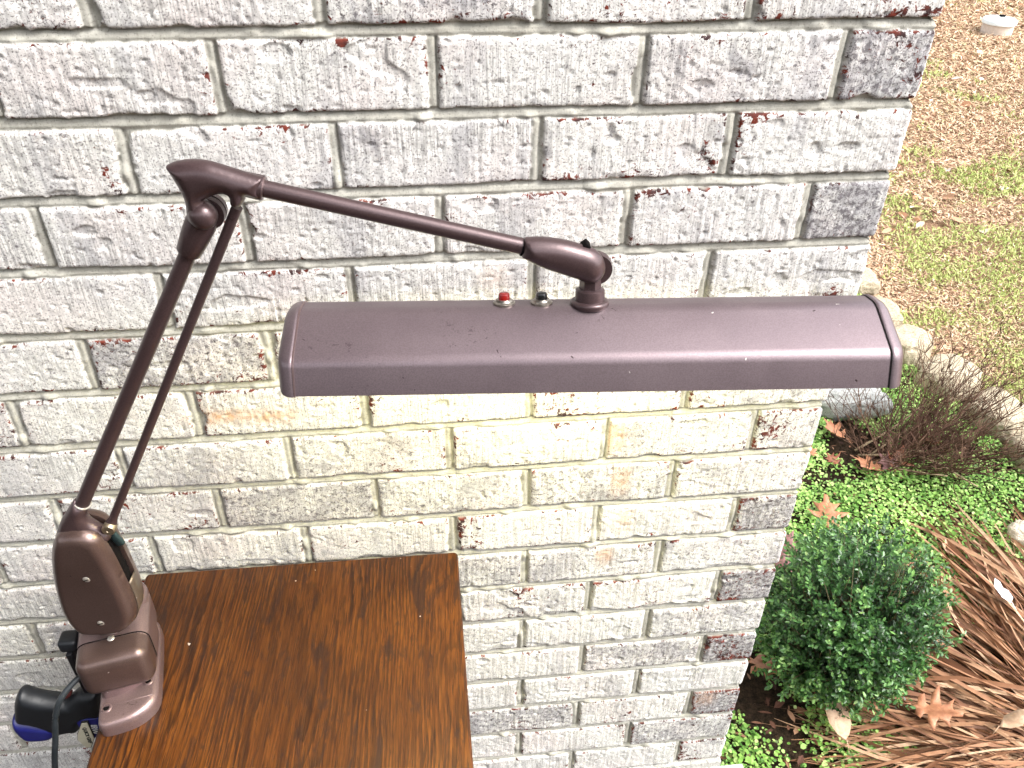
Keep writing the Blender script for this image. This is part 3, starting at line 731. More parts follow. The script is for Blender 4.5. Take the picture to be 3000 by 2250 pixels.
# --- shade: frame along it SX, outward (towards the room) SF, up SU, leaning 12 degrees towards the wall
yaw = R(-4.5); SX = Vector((math.cos(yaw), math.sin(yaw), 0.010)).normalized()
SN = SX.cross(Z).normalized()              # horizontal, points to -y (the room)
SU0 = SN.cross(SX) * -1
if SU0.z < 0: SU0 = -SU0
lean = R(12)
SU = (SU0 * math.cos(lean) - SN * math.sin(lean)).normalized(); SF = (SN * math.cos(lean) + SU0 * math.sin(lean)).normalized()
P0 = Vector((-0.2877, -0.2216, 1.2535))
def SP(u, a, h): return P0 + SX * u + SF * a - SU * h
def fillet(p, r, n=5):
    """round the corners of an open polyline by r (list)"""
    out = [p[0]]
    for i in range(1, len(p) - 1):
        a, b, c = Vector(p[i - 1]), Vector(p[i]), Vector(p[i + 1]); rr = r[i]
        d1 = (a - b).normalized(); d2 = (c - b).normalized(); p1 = b + d1 * rr; p2 = b + d2 * rr
        for k in range(n + 1):
            t = k / n; out.append(tuple(p1 * (1 - t) ** 2 + b * 2 * t * (1 - t) + p2 * t * t))
    out.append(p[-1]); return out
sec = fillet([(-0.0595, 0.0560), (-0.0550, 0.0275), (-0.012, 0.0), (0.012, 0.0), (0.0558, 0.0275), (0.0610, 0.0560)], [0, 0.007, 0.007, 0.007, 0.0065, 0])
U0, U1 = -0.2440, 0.2425
def shell(sec_, u0, u1, nu, th):
    V, F = [], []; m = len(sec_)
    cen = Vector((0, 0.040))
    inner = []
    for i, p in enumerate(sec_):
        a = Vector(sec_[max(i - 1, 0)]); b = Vector(sec_[min(i + 1, m - 1)]); t = (b - a).normalized(); nn = Vector((-t.y, t.x))
        if (cen - Vector(p)).dot(nn) < 0: nn = -nn
        inner.append(Vector(p) + nn * th)
    loop = [Vector(p) for p in sec_] + inner[::-1]; M_ = len(loop)
    for j in range(nu + 1):
        u = u0 + (u1 - u0) * j / nu
        for p in loop: V.append(SP(u, p.x, p.y))
    for j in range(nu):
        for i in range(M_):
            F.append((j * M_ + i, j * M_ + (i + 1) % M_, (j + 1) * M_ + (i + 1) % M_, (j + 1) * M_ + i))
    F.append(tuple(range(M_))); F.append(tuple(range(nu * M_, (nu + 1) * M_))[::-1])
    return V, F
V, F = shell(sec, U0, U1, 24, 0.0013)
sh_o = autosmooth(link('shade', mesh('shade', V, F), M_PAINT, lamp), 50)
# white enamel inside
ins = [(a * 0.955, 0.0025 + h * 0.955) for a, h in sec]
V = [SP(u, a, h) for u in (U0 + 0.002, U1 - 0.002) for a, h in ins]; n = len(ins)
link('reflector', mesh('reflector', V, [(i, i + 1, n + i + 1, n + i) for i in range(n - 1)]), M_INNER, sh_o)
def end_cap(sgn):
    # a domed end, slightly larger than the shade section
    u0 = U1 if sgn > 0 else U0
    cen = Vector((0.0, 0.030)); full = [Vector(p) for p in sec]
    n = len(full); V, F = [], []
    rings = [(-0.0010, 1.000, 0.0004), (-0.0002, 1.0, 0.0010), (0.0016, 1.0, 0.0010), (0.0048, 1.0, 0.0002), (0.0078, 0.99, -0.0012), (0.0102, 0.965, -0.0030), (0.0116, 0.92, -0.0045), (0.0123, 0.85, -0.005), (0.0126, 0.5, -0.004), (0.0126, 0.05, 0)]
    for du, kk, g in rings:
        for p in full:
            d = (p - cen); q = cen + d * kk + d.normalized() * g
            if q.y > 0.0560 + max(g, 0): q.y = 0.0560 + max(g, 0)
            V.append(SP(u0 + sgn * du, q.x, q.y))
    for j in range(len(rings) - 1):
        for i in range(n - 1):
            F.append((j * n + i, j * n + i + 1, (j + 1) * n + i + 1, (j + 1) * n + i))
        F.append((j * n + n - 1, j * n, (j + 1) * n, (j + 1) * n + n - 1))
    F.append(tuple(range((len(rings) - 1) * n, len(rings) * n)))
    return autosmooth(link('end_cap', mesh('end_cap', V, F), M_PAINT, sh_o), 60)
end_cap(-1); end_cap(1)
def seam(sgn, mat, w0, w1, g):
    u0 = U1 if sgn > 0 else U0; V, F = [], []; n = len(sec); cen = Vector((0, 0.03))
    for u, gg in ((w0, 0.0), (w0, g), (w1, g), (w1, 0.0)):
        for p in sec:
            d = (Vector(p) - cen).normalized(); q = Vector(p) + d * gg; V.append(SP(u0 + sgn * u, q.x, min(q.y, 0.0565)))
    for j in range(3):
        for i in range(n - 1): F.append((j * n + i, j * n + i + 1, (j + 1) * n + i + 1, (j + 1) * n + i))
    return autosmooth(link('rim_seam', mesh('rim_seam', V, F), mat, sh_o), 60)
seam(1, M_GAP, -0.0024, -0.0011, 0.00045)
seam(-1, M_PINK, -0.0026, -0.0012, 0.0011)
# fluorescent tubes, lit
M_TUBE = MT('lit_tube'); M_TUBE.set(Base_Color=(0.9, 0.9, 0.85, 1), Emission_Color=(1.0, 0.93, 0.48, 1), Emission_Strength=9.5)
for a in (-0.024, 0.024):
    V, F = lathe(SP(U0 + 0.022, a, 0.043), SX, [(0, 0.004), (0.002, 0.0127), (0.440, 0.0127), (0.442, 0.004)], 20)
    link('fluorescent_tube', mesh('fluorescent_tube', V, F), M_TUBE.m, sh_o)
for u in (U0 + 0.012, U1 - 0.012):
    rbox('tube_holder', SP(u, 0, 0.040), (0.010, 0.070, 0.018), 0.002, M_INNER, sh_o, SX, SF, SU, 2)
# swivel post on the shade: flange, collar, hex neck
V, F = lathe(SP(0, 0.004, 0.0025), SU, [(0, 0.0148), (0.0022, 0.0163), (0.0040, 0.0165), (0.0056, 0.0157), (0.0064, 0.0140), (0.0064, 0.0126), (0.0130, 0.0124), (0.0150, 0.0121), (0.0158, 0.0110), (0.0159, 0.0085)], 48)
pst = autosmooth(link('swivel_post', mesh('swivel_post', V, F), M_DARKP, lamp), 40)
hexv, hexf = lathe(SP(0, 0.003, -0.0115), SU * 0.75 + Z * 0.25, [(0, 0.0092), (0.022, 0.0086)], 6)
link('neck_nut', mesh('neck_nut', hexv, hexf, False), M_DARKP, pst)
# push buttons
def button(nm, px_c, mat, label):
    b = sh_o
    u = (Vector(W(arm(px_c, 893))) - P0).dot(SX)
    bz = lathe_obj('bezel', SP(u, 0.0012, 0.0008), SU, [(0, 0.0092), (0.0022, 0.0094), (0.0030, 0.0086), (0.0032, 0.0074), (0.0042, 0.0070), (0.0050, 0.0064), (0.0050, 0.0052)], M_RING, b, 40)
    for i in range(0, 40, 2):
        pass
    bt = lathe_obj(nm, SP(u, 0.0012, -0.0025), SU, [(0, 0.0049), (0.0052, 0.0048), (0.0066, 0.0043), (0.0073, 0.0030), (0.0075, 0.0005)], mat, b, 32)
    return bt
button('red_push_button', 1477, M_RED, ''); button('black_push_button', 1586, M_BLACK, '')
# --- power cord: out of the base, over the clamp and down past the table edge
cp = [BL(-0.020, -0.004, 0.776), Vector((-0.822, -0.208, 0.785)), Vector((-0.836, -0.216, 0.789)), Vector((-0.853, -0.232, 0.778)), Vector((-0.864, -0.240, 0.755)), Vector((-0.873, -0.245, 0.72)), Vector((-0.884, -0.250, 0.68)),
      Vector((-0.897, -0.252, 0.62)), Vector((-0.905, -0.26, 0.50)), Vector((-0.905, -0.28, 0.30)), Vector((-0.90, -0.30, 0.08)), Vector((-0.90, -0.34, 0.012)), Vector((-0.93, -0.55, 0.006)), Vector((-1.1, -0.8, 0.006))]
V, F = tube_path(spline(cp, 8), 0.0034, 10)
link('power_cord', mesh('power_cord', V, F), M_CORD, lamp)

# ------------------------------------------------------------------ bar clamp
clamp = root('bar_clamp', (-0.857, -0.170, 0.68), 'black and blue pistol-grip bar clamp hanging off the left table edge', 'clamp')
rbox('bar', (-0.8570, -0.176, 0.715), (0.0065, 0.019, 0.150), 0.0012, M_STEEL, clamp)
rbox('jaw', (-0.8560, -0.172, 0.7985), (0.022, 0.022, 0.018), 0.005, M_RUBBER, clamp, seg=4)
# handle body: outline in the vertical plane through the bar, inflated
CY = -0.180
def clp(px, py):
    d = RC @ Vector(((px - 1500) / 2454.0, -(py - 1125) / 2454.0, -1)); tt = (CY - CAM_LOC.y) / d.y; q = CAM_LOC + d * tt; return (q.x, q.z)
kf = 4.424
def C1(pts): return [clp(x / kf, 1950 + y / kf) for x, y in pts]
cfr = lambda s, z, o: Vector((s, CY + o, z))
inflate('handle', C1([(235, 345), (270, 318), (330, 322), (450, 362), (600, 395), (760, 412), (860, 425), (900, 405), (1000, 330), (1100, 300), (1290, 300), (1340, 480), (1330, 600), (1210, 600), (1110, 640), (1060, 720), (1040, 790), (960, 795), (870, 812), (780, 832), (700, 800), (560, 740), (420, 700), (300, 680), (215, 650), (200, 560), (200, 450)]), 0.014, 0.012, M_RUBBER, clamp, off=0, g=0.002, nsm=4, frame=cfr)
inflate('grip_pad', C1([(180, 640), (260, 655), (420, 672), (560, 690), (720, 700), (800, 730), (770, 830), (690, 885), (560, 903), (400, 905), (300, 868), (220, 800), (165, 720)]), 0.0145, 0.011, M_BLUE, clamp, off=0.001, g=0.002, nsm=4, frame=cfr)
inflate('trigger', C1([(805, 340), (830, 312), (880, 305), (905, 320), (940, 350), (900, 395), (850, 402), (812, 385)]), 0.006, 0.005, simple('dull_red_lever', (0.09, 0.02, 0.018)), clamp, off=0, g=0.002, nsm=3, frame=cfr)
rbox('side_plate', (clp((1240) / kf, 1950 + 700 / kf)[0], CY - 0.0105, clp(1240 / kf, 1950 + 700 / kf)[1]), (0.030, 0.004, 0.040), 0.001, M_BLUE, clamp, seg=2)
pts = C1([(1105, 602), (1180, 597), (1255, 765), (1262, 800), (1225, 905), (1165, 912), (1060, 812), (1058, 740)])
V = [Vector((p[0], CY - 0.0160, p[1])) for p in pts] + [Vector((p[0], CY - 0.0130, p[1])) for p in pts]; n = len(pts)
F = [tuple(range(n)), tuple(range(n, 2 * n))[::-1]] + [(i, (i + 1) % n, n + (i + 1) % n, n + i) for i in range(n)]
lab = autosmooth(link('label_plate', mesh('label_plate', V, F), M_LABEL, clamp), 30)
cc = Vector((0, 0)); 
for p in pts: cc += Vector(p) / n
o2 = [cc + (Vector(p) - cc) * 1.07 for p in pts]
V = [Vector((p[0], CY - 0.0152, p[1])) for p in o2] + [Vector((p[0], CY - 0.0130, p[1])) for p in o2]
autosmooth(link('label_border', mesh('label_border', V, F), M_INK, lab), 30)
def text_mesh(name, body, size, loc, ex, ey, mat, parent, depth=0.0002):
    cu = D.curves.new(name, 'FONT'); cu.body = body; cu.size = size; cu.extrude = depth; cu.align_x = 'CENTER'; cu.align_y = 'CENTER'; cu.offset = size * 0.012
    tmp = D.objects.new(name, cu); COL.objects.link(tmp); bpy.context.view_layer.update()
    me = D.meshes.new_from_object(tmp.evaluated_get(bpy.context.evaluated_depsgraph_get())); D.objects.remove(tmp)
    ex = ex.normalized(); ez = ex.cross(ey).normalized(); ey = ez.cross(ex)
    m = Matrix.Translation(loc) @ Matrix((ex, ey, ez)).transposed().to_4x4(); me.transform(m)
    return link(name, me, mat, parent)
a = clp(1145 / kf, 1950 + 665 / kf); b = clp(1215 / kf, 1950 + 835 / kf)
ex = Vector((b[0] - a[0], 0, b[1] - a[1])); ey = Vector((-ex.z, 0, ex.x))
text_mesh('lettering', 'QUICK GRIP', 0.0063, Vector(((a[0] + b[0]) / 2, CY - 0.0163, (a[1] + b[1]) / 2)), ex, ey, M_INK, lab)
a = clp(1238 / kf, 1950 + 630 / kf); b = clp(1262 / kf, 1950 + 780 / kf)
ex = Vector((b[0] - a[0], 0, b[1] - a[1])); ey = Vector((-ex.z, 0, ex.x))
text_mesh('plate_lettering', 'IRW', 0.0105, Vector(((a[0] + b[0]) / 2 + 0.001, CY - 0.0129, (a[1] + b[1]) / 2)), ex, ey, M_WHITEINK, clamp)

# ------------------------------------------------------------------ ground
def ground_z(x, y):
    x = np.asarray(x, float); y = np.asarray(y, float)
    lawn = np.clip((x - 1.25) / 0.1, 0, 1) * (y < 2.0) + (y >= 2.0)
    return 0.045 * np.clip(lawn, 0, 1) * 0 + 0.008 * (fbm(x, y, 0.4, 3, 7) - 0.5) + 0.0
def build_ground():
    xs = np.concatenate([np.linspace(-60, -4, 20), np.arange(-3.5, 7, 0.06), np.linspace(7.5, 60, 24)])
    ys = np.concatenate([np.linspace(-60, -3.5, 20), np.arange(-3, 9, 0.06), np.linspace(9.5, 80, 24)])
    Xg, Yg = np.meshgrid(xs, ys); Zg = ground_z(Xg, Yg)
    bed = ((Xg < edge_x(Yg)) & (Yg < 1.95 + 0.5 * fbm(Xg, Yg, 0.3, 2, 119))).astype(float)
    nr, ncl = Xg.shape; idx = np.arange(nr * ncl).reshape(nr, ncl)
    F = np.stack([idx[:-1, :-1], idx[:-1, 1:], idx[1:, 1:], idx[1:, :-1]], -1).reshape(-1, 4)
    me = npmesh('ground', np.stack([Xg, Yg, Zg], -1).reshape(-1, 3), F, True, {'bed': bed.ravel()})
    tag(link('ground', me, M_GROUND), 'soil and winter turf of the garden beside the wall', kind='structure')
def edge_x(y):
    """line of the stone edging"""
    y = np.asarray(y, float)
    return np.interp(y, [-0.5, 0.3, 0.85, 1.02, 1.22, 1.40, 1.6, 1.9, 2.3], [1.20, 1.26, 1.28, 1.27, 1.235, 1.20, 1.22, 1.26, 1.3])
build_ground()

# leaf and blade builders (each returns arrays of many small shapes)
def quads_from(P, Dv, Nv, L, Wd, fold=0.25):
    """leaf = 4 points: base, left, tip, right; folded along the midrib"""
    Dv = Dv / (np.linalg.norm(Dv, axis=1)[:, None] + 1e-9); Sv = np.cross(Dv, Nv); Sv /= (np.linalg.norm(Sv, axis=1)[:, None] + 1e-9); Nv = np.cross(Sv, Dv)
    mid = P + Dv * (L * 0.5)[:, None]
    a = P; b = mid + Sv * (Wd * 0.5)[:, None] + Nv * (fold * Wd * 0.5)[:, None]; c = P + Dv * L[:, None]; d = mid - Sv * (Wd * 0.5)[:, None] + Nv * (fold * Wd * 0.5)[:, None]
    V = np.stack([a, b, c, d], 1).reshape(-1, 3); n = len(P); i = np.arange(n) * 4
    F = np.concatenate([np.stack([i, i + 1, i + 2], -1), np.stack([i, i + 2, i + 3], -1)])
    return V, F
def leaf6(P, Dv, Nv, L, Wd, fold=0.2):
    """rounder leaf: 6 points"""
    Dv = Dv / (np.linalg.norm(Dv, axis=1)[:, None] + 1e-9); Sv = np.cross(Dv, Nv); Sv /= (np.linalg.norm(Sv, axis=1)[:, None] + 1e-9); Nv = np.cross(Sv, Dv)
    def at(l, w): return P + Dv * (L * l)[:, None] + Sv * (Wd * w)[:, None] + Nv * (fold * Wd * abs(w))[:, None]
    V = np.stack([at(0, 0), at(0.35, 0.5), at(0.75, 0.42), at(1.0, 0), at(0.75, -0.42), at(0.35, -0.5)], 1).reshape(-1, 3)
    i = np.arange(len(P)) * 6
    F = np.concatenate([np.stack([i, i + 1, i + 2, i + 3], -1), np.stack([i, i + 3, i + 4, i + 5], -1)])
    return V, F
def rnd(n, a=0.0, b=1.0): return rng.uniform(a, b, n)

# --- ground cover: small round bright leaves in the bed
def build_cover():
    n = 150000
    x = rnd(n, 0.06, 1.36); y = rnd(n, -0.35, 2.35)
    ok = (x < edge_x(y) - 0.03) & ((x > XC + 0.012) | (y < -0.04))
    vis = (x > -0.1)
    dens = fbm(x, y, 0.16, 3, 101) + 0.25 * (fbm(x, y, 0.05, 2, 103) - 0.5)
    # bare soil: under the bush, under the bare shrub and along the dead leaves
    bare = np.exp(-(((x - 0.27) / 0.10) ** 2 + ((y - 0.12) / 0.13) ** 2)) * 0.6 + np.exp(-(((x - 0.84) / 0.16) ** 2 + ((y - 0.90) / 0.10) ** 2)) * 0.55
    bare += np.exp(-(((x - 0.80) / 0.20) ** 2 + ((y - 0.05) / 0.22) ** 2)) * 0.7
    bare += np.clip((y - 1.85) / 0.5, 0, 1) * 0.6
    ok &= (dens - bare + (rnd(n) - 0.5) * 0.26) > 0.30
    x, y = x[ok], y[ok]; n = len(x)
    # taller near the wall foot
    hgt = 0.004 + 0.016 * rnd(n) + 0.012 * fbm(x, y, 0.08, 2, 105)
    P = np.stack([x, y, ground_z(x, y) + hgt], -1); a = rnd(n, 0, 6.283); el = rnd(n, -0.25, 0.7)
    Dv = np.stack([np.cos(a) * np.cos(el), np.sin(a) * np.cos(el), np.sin(el)], -1)
    Nv = np.stack([rng.normal(0, .35, n), rng.normal(0, .35, n), np.ones(n)], -1)
    L = rnd(n, 0.0045, 0.0110) * np.where(rnd(n) < 0.1, 1.4, 1.0)
    V, F = leaf6(P, Dv, Nv, L, L * rnd(n, 0.75, 0.95), 0.15)
    v = np.repeat(np.clip(0.45 + 0.5 * (fbm(x, y, 0.22, 2, 107) - 0.5) + rng.normal(0, 0.22, n) + 0.30 * (y - 0.7) + 0.4 * (fbm(x, y, 0.07, 2, 109) - 0.5) + 0.20, 0, 1), 6)
    me = npmesh('ground_cover', V, F, False, {'v': v})
    tag(link('ground_cover', me, mat_var('cover_leaf', [(0.20, 0.13, 0.05), (0.05, 0.14, 0.025), (0.17, 0.35, 0.065), (0.30, 0.50, 0.12), (0.50, 0.64, 0.24)], 0.5, 0.35, 0.25)),
        'bright green ground cover with tiny round leaves between wall and stones', 'ground cover', kind='stuff')
build_cover()

# --- winter lawn beyond the stones: short straw blades with green patches
def build_lawn():
    n = 400000
    # denser close to the stones
    t = rnd(n) ** 1.5; y = 0.55 + t * 8.0; x = 0.1 + rnd(n) * (1.5 + 0.85 * y)
    ok = ((x > edge_x(y) + 0.03) | (y > 2.3)) & (x < 1.5 + y * 0.85) & (x > 0.11) & (y > 1.9 + 0.5 * fbm(x, y, 0.3, 2, 119)) | ((x > edge_x(y) + 0.03) & (y <= 2.3) & (x < 1.5 + y * 0.85))
    x, y = x[ok], y[ok]; n = len(x)
    g = 0.6 * fbm(x, y, 0.9, 3, 111) + 0.4 * fbm(x, y, 0.16, 2, 113)
    # green fades with distance
    green = np.clip((g - 0.50 + 0.15 * np.clip((3.3 - y) / 0.9, -0.85, 0.8)) / 0.16, 0, 1)
    isg = rnd(n) < green * 0.75
    sc = 0.7 + 0.28 * y
    a = rnd(n, 0, 6.283); el = np.where(isg, rnd(n, 0.1, 1.1), rnd(n, -0.02, 0.5))
    Dv = np.stack([np.cos(a) * np.cos(el), np.sin(a) * np.cos(el), np.sin(el)], -1)
    Nv = np.stack([rng.normal(0, .5, n), rng.normal(0, .5, n), np.ones(n)], -1)
    L = rnd(n, 0.010, 0.028) * sc; wd = rnd(n, 0.0024, 0.0046) * sc
    P = np.stack([x, y, ground_z(x, y) + 0.002 + rnd(n, 0, 0.01)], -1)
    V, F = quads_from(P, Dv, Nv, L, wd, 0.3)
    v = np.where(isg, rnd(n, 0.70, 1.0), np.clip(rnd(n, 0.0, 0.62), 0, 1)); v = np.repeat(v, 4)
    me = npmesh('lawn_grass', V, F, False, {'v': v})
    tag(link('lawn_grass', me, mat_var('lawn_blade', [(0.17, 0.092, 0.054), (0.40, 0.245, 0.150), (0.58, 0.41, 0.275), (0.74, 0.58, 0.42), (0.24, 0.30, 0.09), (0.37, 0.44, 0.14), (0.50, 0.55, 0.22)], 0.7, 0.2)),
        'short dormant brown lawn with green patches beyond the stone edging', 'lawn', kind='stuff')
build_lawn()

# --- clipped evergreen shrub
def build_bush():
    C0 = Vector((0.415, 0.185, 0.0))
    t = root('evergreen_shrub', C0, 'small round dense evergreen shrub with tiny glossy dark leaves at the wall corner', 'shrub')
    c = np.array([0.408, 0.198, 0.218]); rad = np.array([0.168, 0.160, 0.200])
    tips, base = [], []
    ns = 2200
    th = rnd(ns, 0, 6.283); cz = rnd(ns, -0.85, 1.0); sr = np.sqrt(1 - cz ** 2)
    dirs = np.stack([sr * np.cos(th), sr * np.sin(th), cz], -1)
    bump = 0.68 + 0.56 * fbm(th * 0.5 + 7, cz * 1.2 + 3, 0.42, 3, 121) + rng.normal(0, 0.06, ns)
    bump = bump * (1 + 0.16 * np.clip(cz - 0.55, 0, 1)); inner = rnd(ns) < 0.25; bump = np.where(inner, bump * rnd(ns, 0.55, 0.85), bump)
    tip = c + dirs * rad * bump[:, None]
    # a few sprigs stand out on top
    gap = fbm(th * 0.9 + 3, cz * 2.0 + 9, 0.5, 2, 127)
    ok = (tip[:, 2] > 0.02) & ((gap > 0.36) | inner); tip, dirs = tip[ok], dirs[ok]; ns = len(tip)
    shoot = rnd(ns) < 0.05; tip = tip + np.where(shoot[:, None], dirs * 0.03 + np.array([0, 0, 0.02]), 0)
    grow = dirs * 0.8 + np.array([0, 0, 0.45]) + rng.normal(0, 0.35, (ns, 3)); grow /= np.linalg.norm(grow, axis=1)[:, None]
    sl = rnd(ns, 0.035, 0.075)
    Ps, Ds, Ns, Ls, vs = [], [], [], [], []
    for k in range(14):
        f = k / 13.0
        P = tip - grow * (sl * (1 - f))[:, None]
        a = rnd(ns, 0, 6.283) if k % 2 == 0 else a + math.pi + rng.normal(0, 0.3, ns)
        o1 = np.cross(grow, np.array([0.3, 0.5, 0.8])); o1 /= np.linalg.norm(o1, axis=1)[:, None]; o2 = np.cross(grow, o1)
        side = o1 * np.cos(a)[:, None] + o2 * np.sin(a)[:, None]
        Dl = grow * 0.75 + side * (1.0 if k < 13 else 0.2); Ps.append(P + rng.normal(0, 0.0015, (ns, 3))); Ds.append(Dl)
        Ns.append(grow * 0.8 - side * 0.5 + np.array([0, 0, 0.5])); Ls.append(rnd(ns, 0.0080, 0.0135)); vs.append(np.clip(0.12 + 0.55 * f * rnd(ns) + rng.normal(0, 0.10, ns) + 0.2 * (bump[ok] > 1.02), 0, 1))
    P = np.concatenate(Ps); Dl = np.concatenate(Ds); Nl = np.concatenate(Ns); L = np.concatenate(Ls); v = np.concatenate(vs)
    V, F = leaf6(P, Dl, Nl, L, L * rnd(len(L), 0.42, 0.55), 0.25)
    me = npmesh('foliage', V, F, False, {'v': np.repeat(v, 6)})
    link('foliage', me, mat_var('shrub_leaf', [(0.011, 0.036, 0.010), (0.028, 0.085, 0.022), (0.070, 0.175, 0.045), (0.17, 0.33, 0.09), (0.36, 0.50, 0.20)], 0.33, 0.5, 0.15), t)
    # stems
    VV, FF = [], []
    for i in range(0, ns, 4):
        e = Vector(tip[i]); b = Vector((C0.x + random.uniform(-.03, .03), C0.y + random.uniform(-.03, .03), 0.0)); m_ = b.lerp(e, 0.5) + Vector((random.uniform(-.03, .03), random.uniform(-.03, .03), 0.02))
        V2, F2 = tube_path([b, m_, e], [0.0028, 0.0016, 0.0007], 4); o = len(VV); VV += V2; FF += [tuple(x + o for x in f) for f in F2]
    link('stems', mesh('stems', VV, FF), simple('green_brown_stem', (0.10, 0.085, 0.035), (0.06, 0.045, 0.02), 0.8), t)
build_bush()

# --- leafless twiggy shrub
def build_twigs():
    B0 = Vector((0.875, 0.880, 0.0))
    t = root('bare_shrub', B0, 'leafless brown twiggy shrub fanning out beside the grey rock', 'shrub')
    VV, FF, vv = [], [], []; V3, F3 = [], []
    def add(pts, rad, v, seg=4):
        V2, F2 = tube_path(pts, rad, seg); o = len(VV); VV.extend(V2); FF.extend([tuple(x + o for x in f) for f in F2]); vv.extend([v] * len(V2))
    for i in range(120):
        az = random.gauss(R(2), R(50)); el = R(random.uniform(6, 50)); L = random.uniform(0.22, 0.46) * (1.0 if abs(az) < 1.2 else 0.62)
        d = Vector((math.cos(az) * math.cos(el), math.sin(az) * math.cos(el) * 0.75, math.sin(el) * 0.8))
        p = B0 + Vector((random.uniform(-.06, .08), random.uniform(-.06, .05), 0)); pts = [p.copy()]; dd = d.copy()
        for k in range(7):
            dd = (dd + Vector((random.gauss(0, .13), random.gauss(0, .13), 0.05 + random.gauss(0, .09)))).normalized(); p = p + dd * L / 7; p.z = max(p.z, 0.006); pts.append(p.copy())
        r0 = random.uniform(0.0014, 0.0028)
        add(pts, [r0 * (1 - 0.7 * k / 7) for k in range(8)], random.random() * 0.6)
        for k in range(2, 8):
            for _ in range(random.choice((2, 2, 3))):
                q = pts[k].copy(); e = (dd * 0.7 + Vector((random.gauss(0, .6), random.gauss(0, .6), random.gauss(0.45, .4)))).normalized(); sp = [q.copy()]; l = random.uniform(0.03, 0.09)
                for s_ in range(3):
                    e = (e + Vector((random.gauss(0, .2), random.gauss(0, .2), random.gauss(.12, .15)))).normalized(); q = q + e * l / 3; q.z = max(q.z, 0.006); sp.append(q.copy())
                add(sp, [0.0011, 0.0009, 0.0008, 0.0006], random.random() * 0.7, 3)
    me = mesh('twigs', VV, FF); a = me.attributes.new('v', 'FLOAT', 'POINT'); a.data.foreach_set('value', vv)
    link('twigs', me, mat_var('bare_twig', [(0.060, 0.032, 0.022), (0.13, 0.072, 0.050), (0.26, 0.17, 0.115)], 0.8, 0.2), t)
    VV, FF, vv = [], [], []
    for (a0, b0, c0, r) in (((.80, .90, .01), (.95, .83, .05), (1.06, .72, .03), .004), ((.82, .86, .01), (.93, .86, .05), (1.0, .82, .06), .0045),
                            ((.80, .92, .01), (.93, .96, .06), (1.02, 1.0, .10), .004), ((.82, .87, .01), (.90, .80, .03), (.99, .76, .04), .004), ((.84, .90, .01), (.98, .95, .06), (1.1, .93, .12), .0035)):
        add(spline([a0, b0, c0], 5), [r * (1 - 0.5 * k / 10) for k in range(11)], 0.8, 6)
    me = mesh('main_stems', VV, FF); a = me.attributes.new('v', 'FLOAT', 'POINT'); a.data.foreach_set('value', vv)
    link('main_stems', me, mat_var('old_stem', [(0.15, 0.10, 0.06), (0.32, 0.24, 0.15), (0.40, 0.31, 0.20)], 0.85, 0.2, ns=90), t)
build_twigs()

# --- heap of dead strap leaves, bottom right
def build_straw():
    VV, FF, vv = [], [], []
    O0 = Vector((0.86, -0.04, 0.0))
    for i in range(1400):
        az = R(random.uniform(62, 205)); L = random.uniform(0.30, 0.62); 
        if 118 < math.degrees(az) < 158 and random.random() < 0.60: L *= 0.55
        if math.degrees(az) < 118: O = O0 + Vector((random.uniform(-.03, .24), random.uniform(-.05, .20), 0))
        else: O = O0 + Vector((random.uniform(-.14, .10), random.uniform(-.16, .06), 0))
        cv = random.gauss(0, 0.5); wd = random.uniform(0.0028, 0.0085); n = 9; p = O.copy(); a = az - cv / 2; zb = random.uniform(0.004, 0.055); tw = random.uniform(-0.9, 0.9); tw2 = tw + random.gauss(0, 1.2)
        lift = random.uniform(0, 0.03); c = random.random()
        pts = []
        for k in range(n + 1):
            f = k / n; z = zb * (1 - f * 0.85) + lift * math.sin(f * 3.1) + 0.004
            pts.append((Vector((p.x, p.y, z)), a, wd * (0.55 + 0.9 * math.sin(min(f * 1.3 + 0.25, 2.9)) ) * (1 - 0.85 * max(0, f - 0.7) / 0.3), tw + (tw2 - tw) * f))
            p = p + Vector((math.cos(a), math.sin(a), 0)) * L / n; a += cv / n + random.gauss(0, 0.05)
        o = len(VV)
        for q, aa, ww, ttw in pts:
            s_ = Vector((-math.sin(aa) * math.cos(ttw), math.cos(aa) * math.cos(ttw), math.sin(ttw))); up = Vector((0, 0, 1))
            VV.append(q + s_ * ww * 0.5); VV.append(q - up * ww * 0.12); VV.append(q - s_ * ww * 0.5); vv.extend([c, c * 0.9, c])
        for k in range(n):
            for j in (0, 1): FF.append((o + 3 * k + j, o + 3 * k + j + 1, o + 3 * k + j + 4, o + 3 * k + j + 3))
    V_ = np.array([tuple(v) for v in VV]); ok = V_[:, 0] > XC + 0.02
    me = mesh('dead_leaf_heap', VV, FF); a = me.attributes.new('v', 'FLOAT', 'POINT'); a.data.foreach_set('value', vv)
    tag(link('dead_leaf_heap', me, mat_var('dead_blade', [(0.08, 0.034, 0.019), (0.20, 0.088, 0.046), (0.35, 0.175, 0.093), (0.47, 0.28, 0.165), (0.62, 0.45, 0.30)], 0.65, 0.3, 0.1, ns=60)),
        'matted heap of long dead brown strap leaves in front of the evergreen shrub', 'dead leaves', kind='stuff')
build_straw()

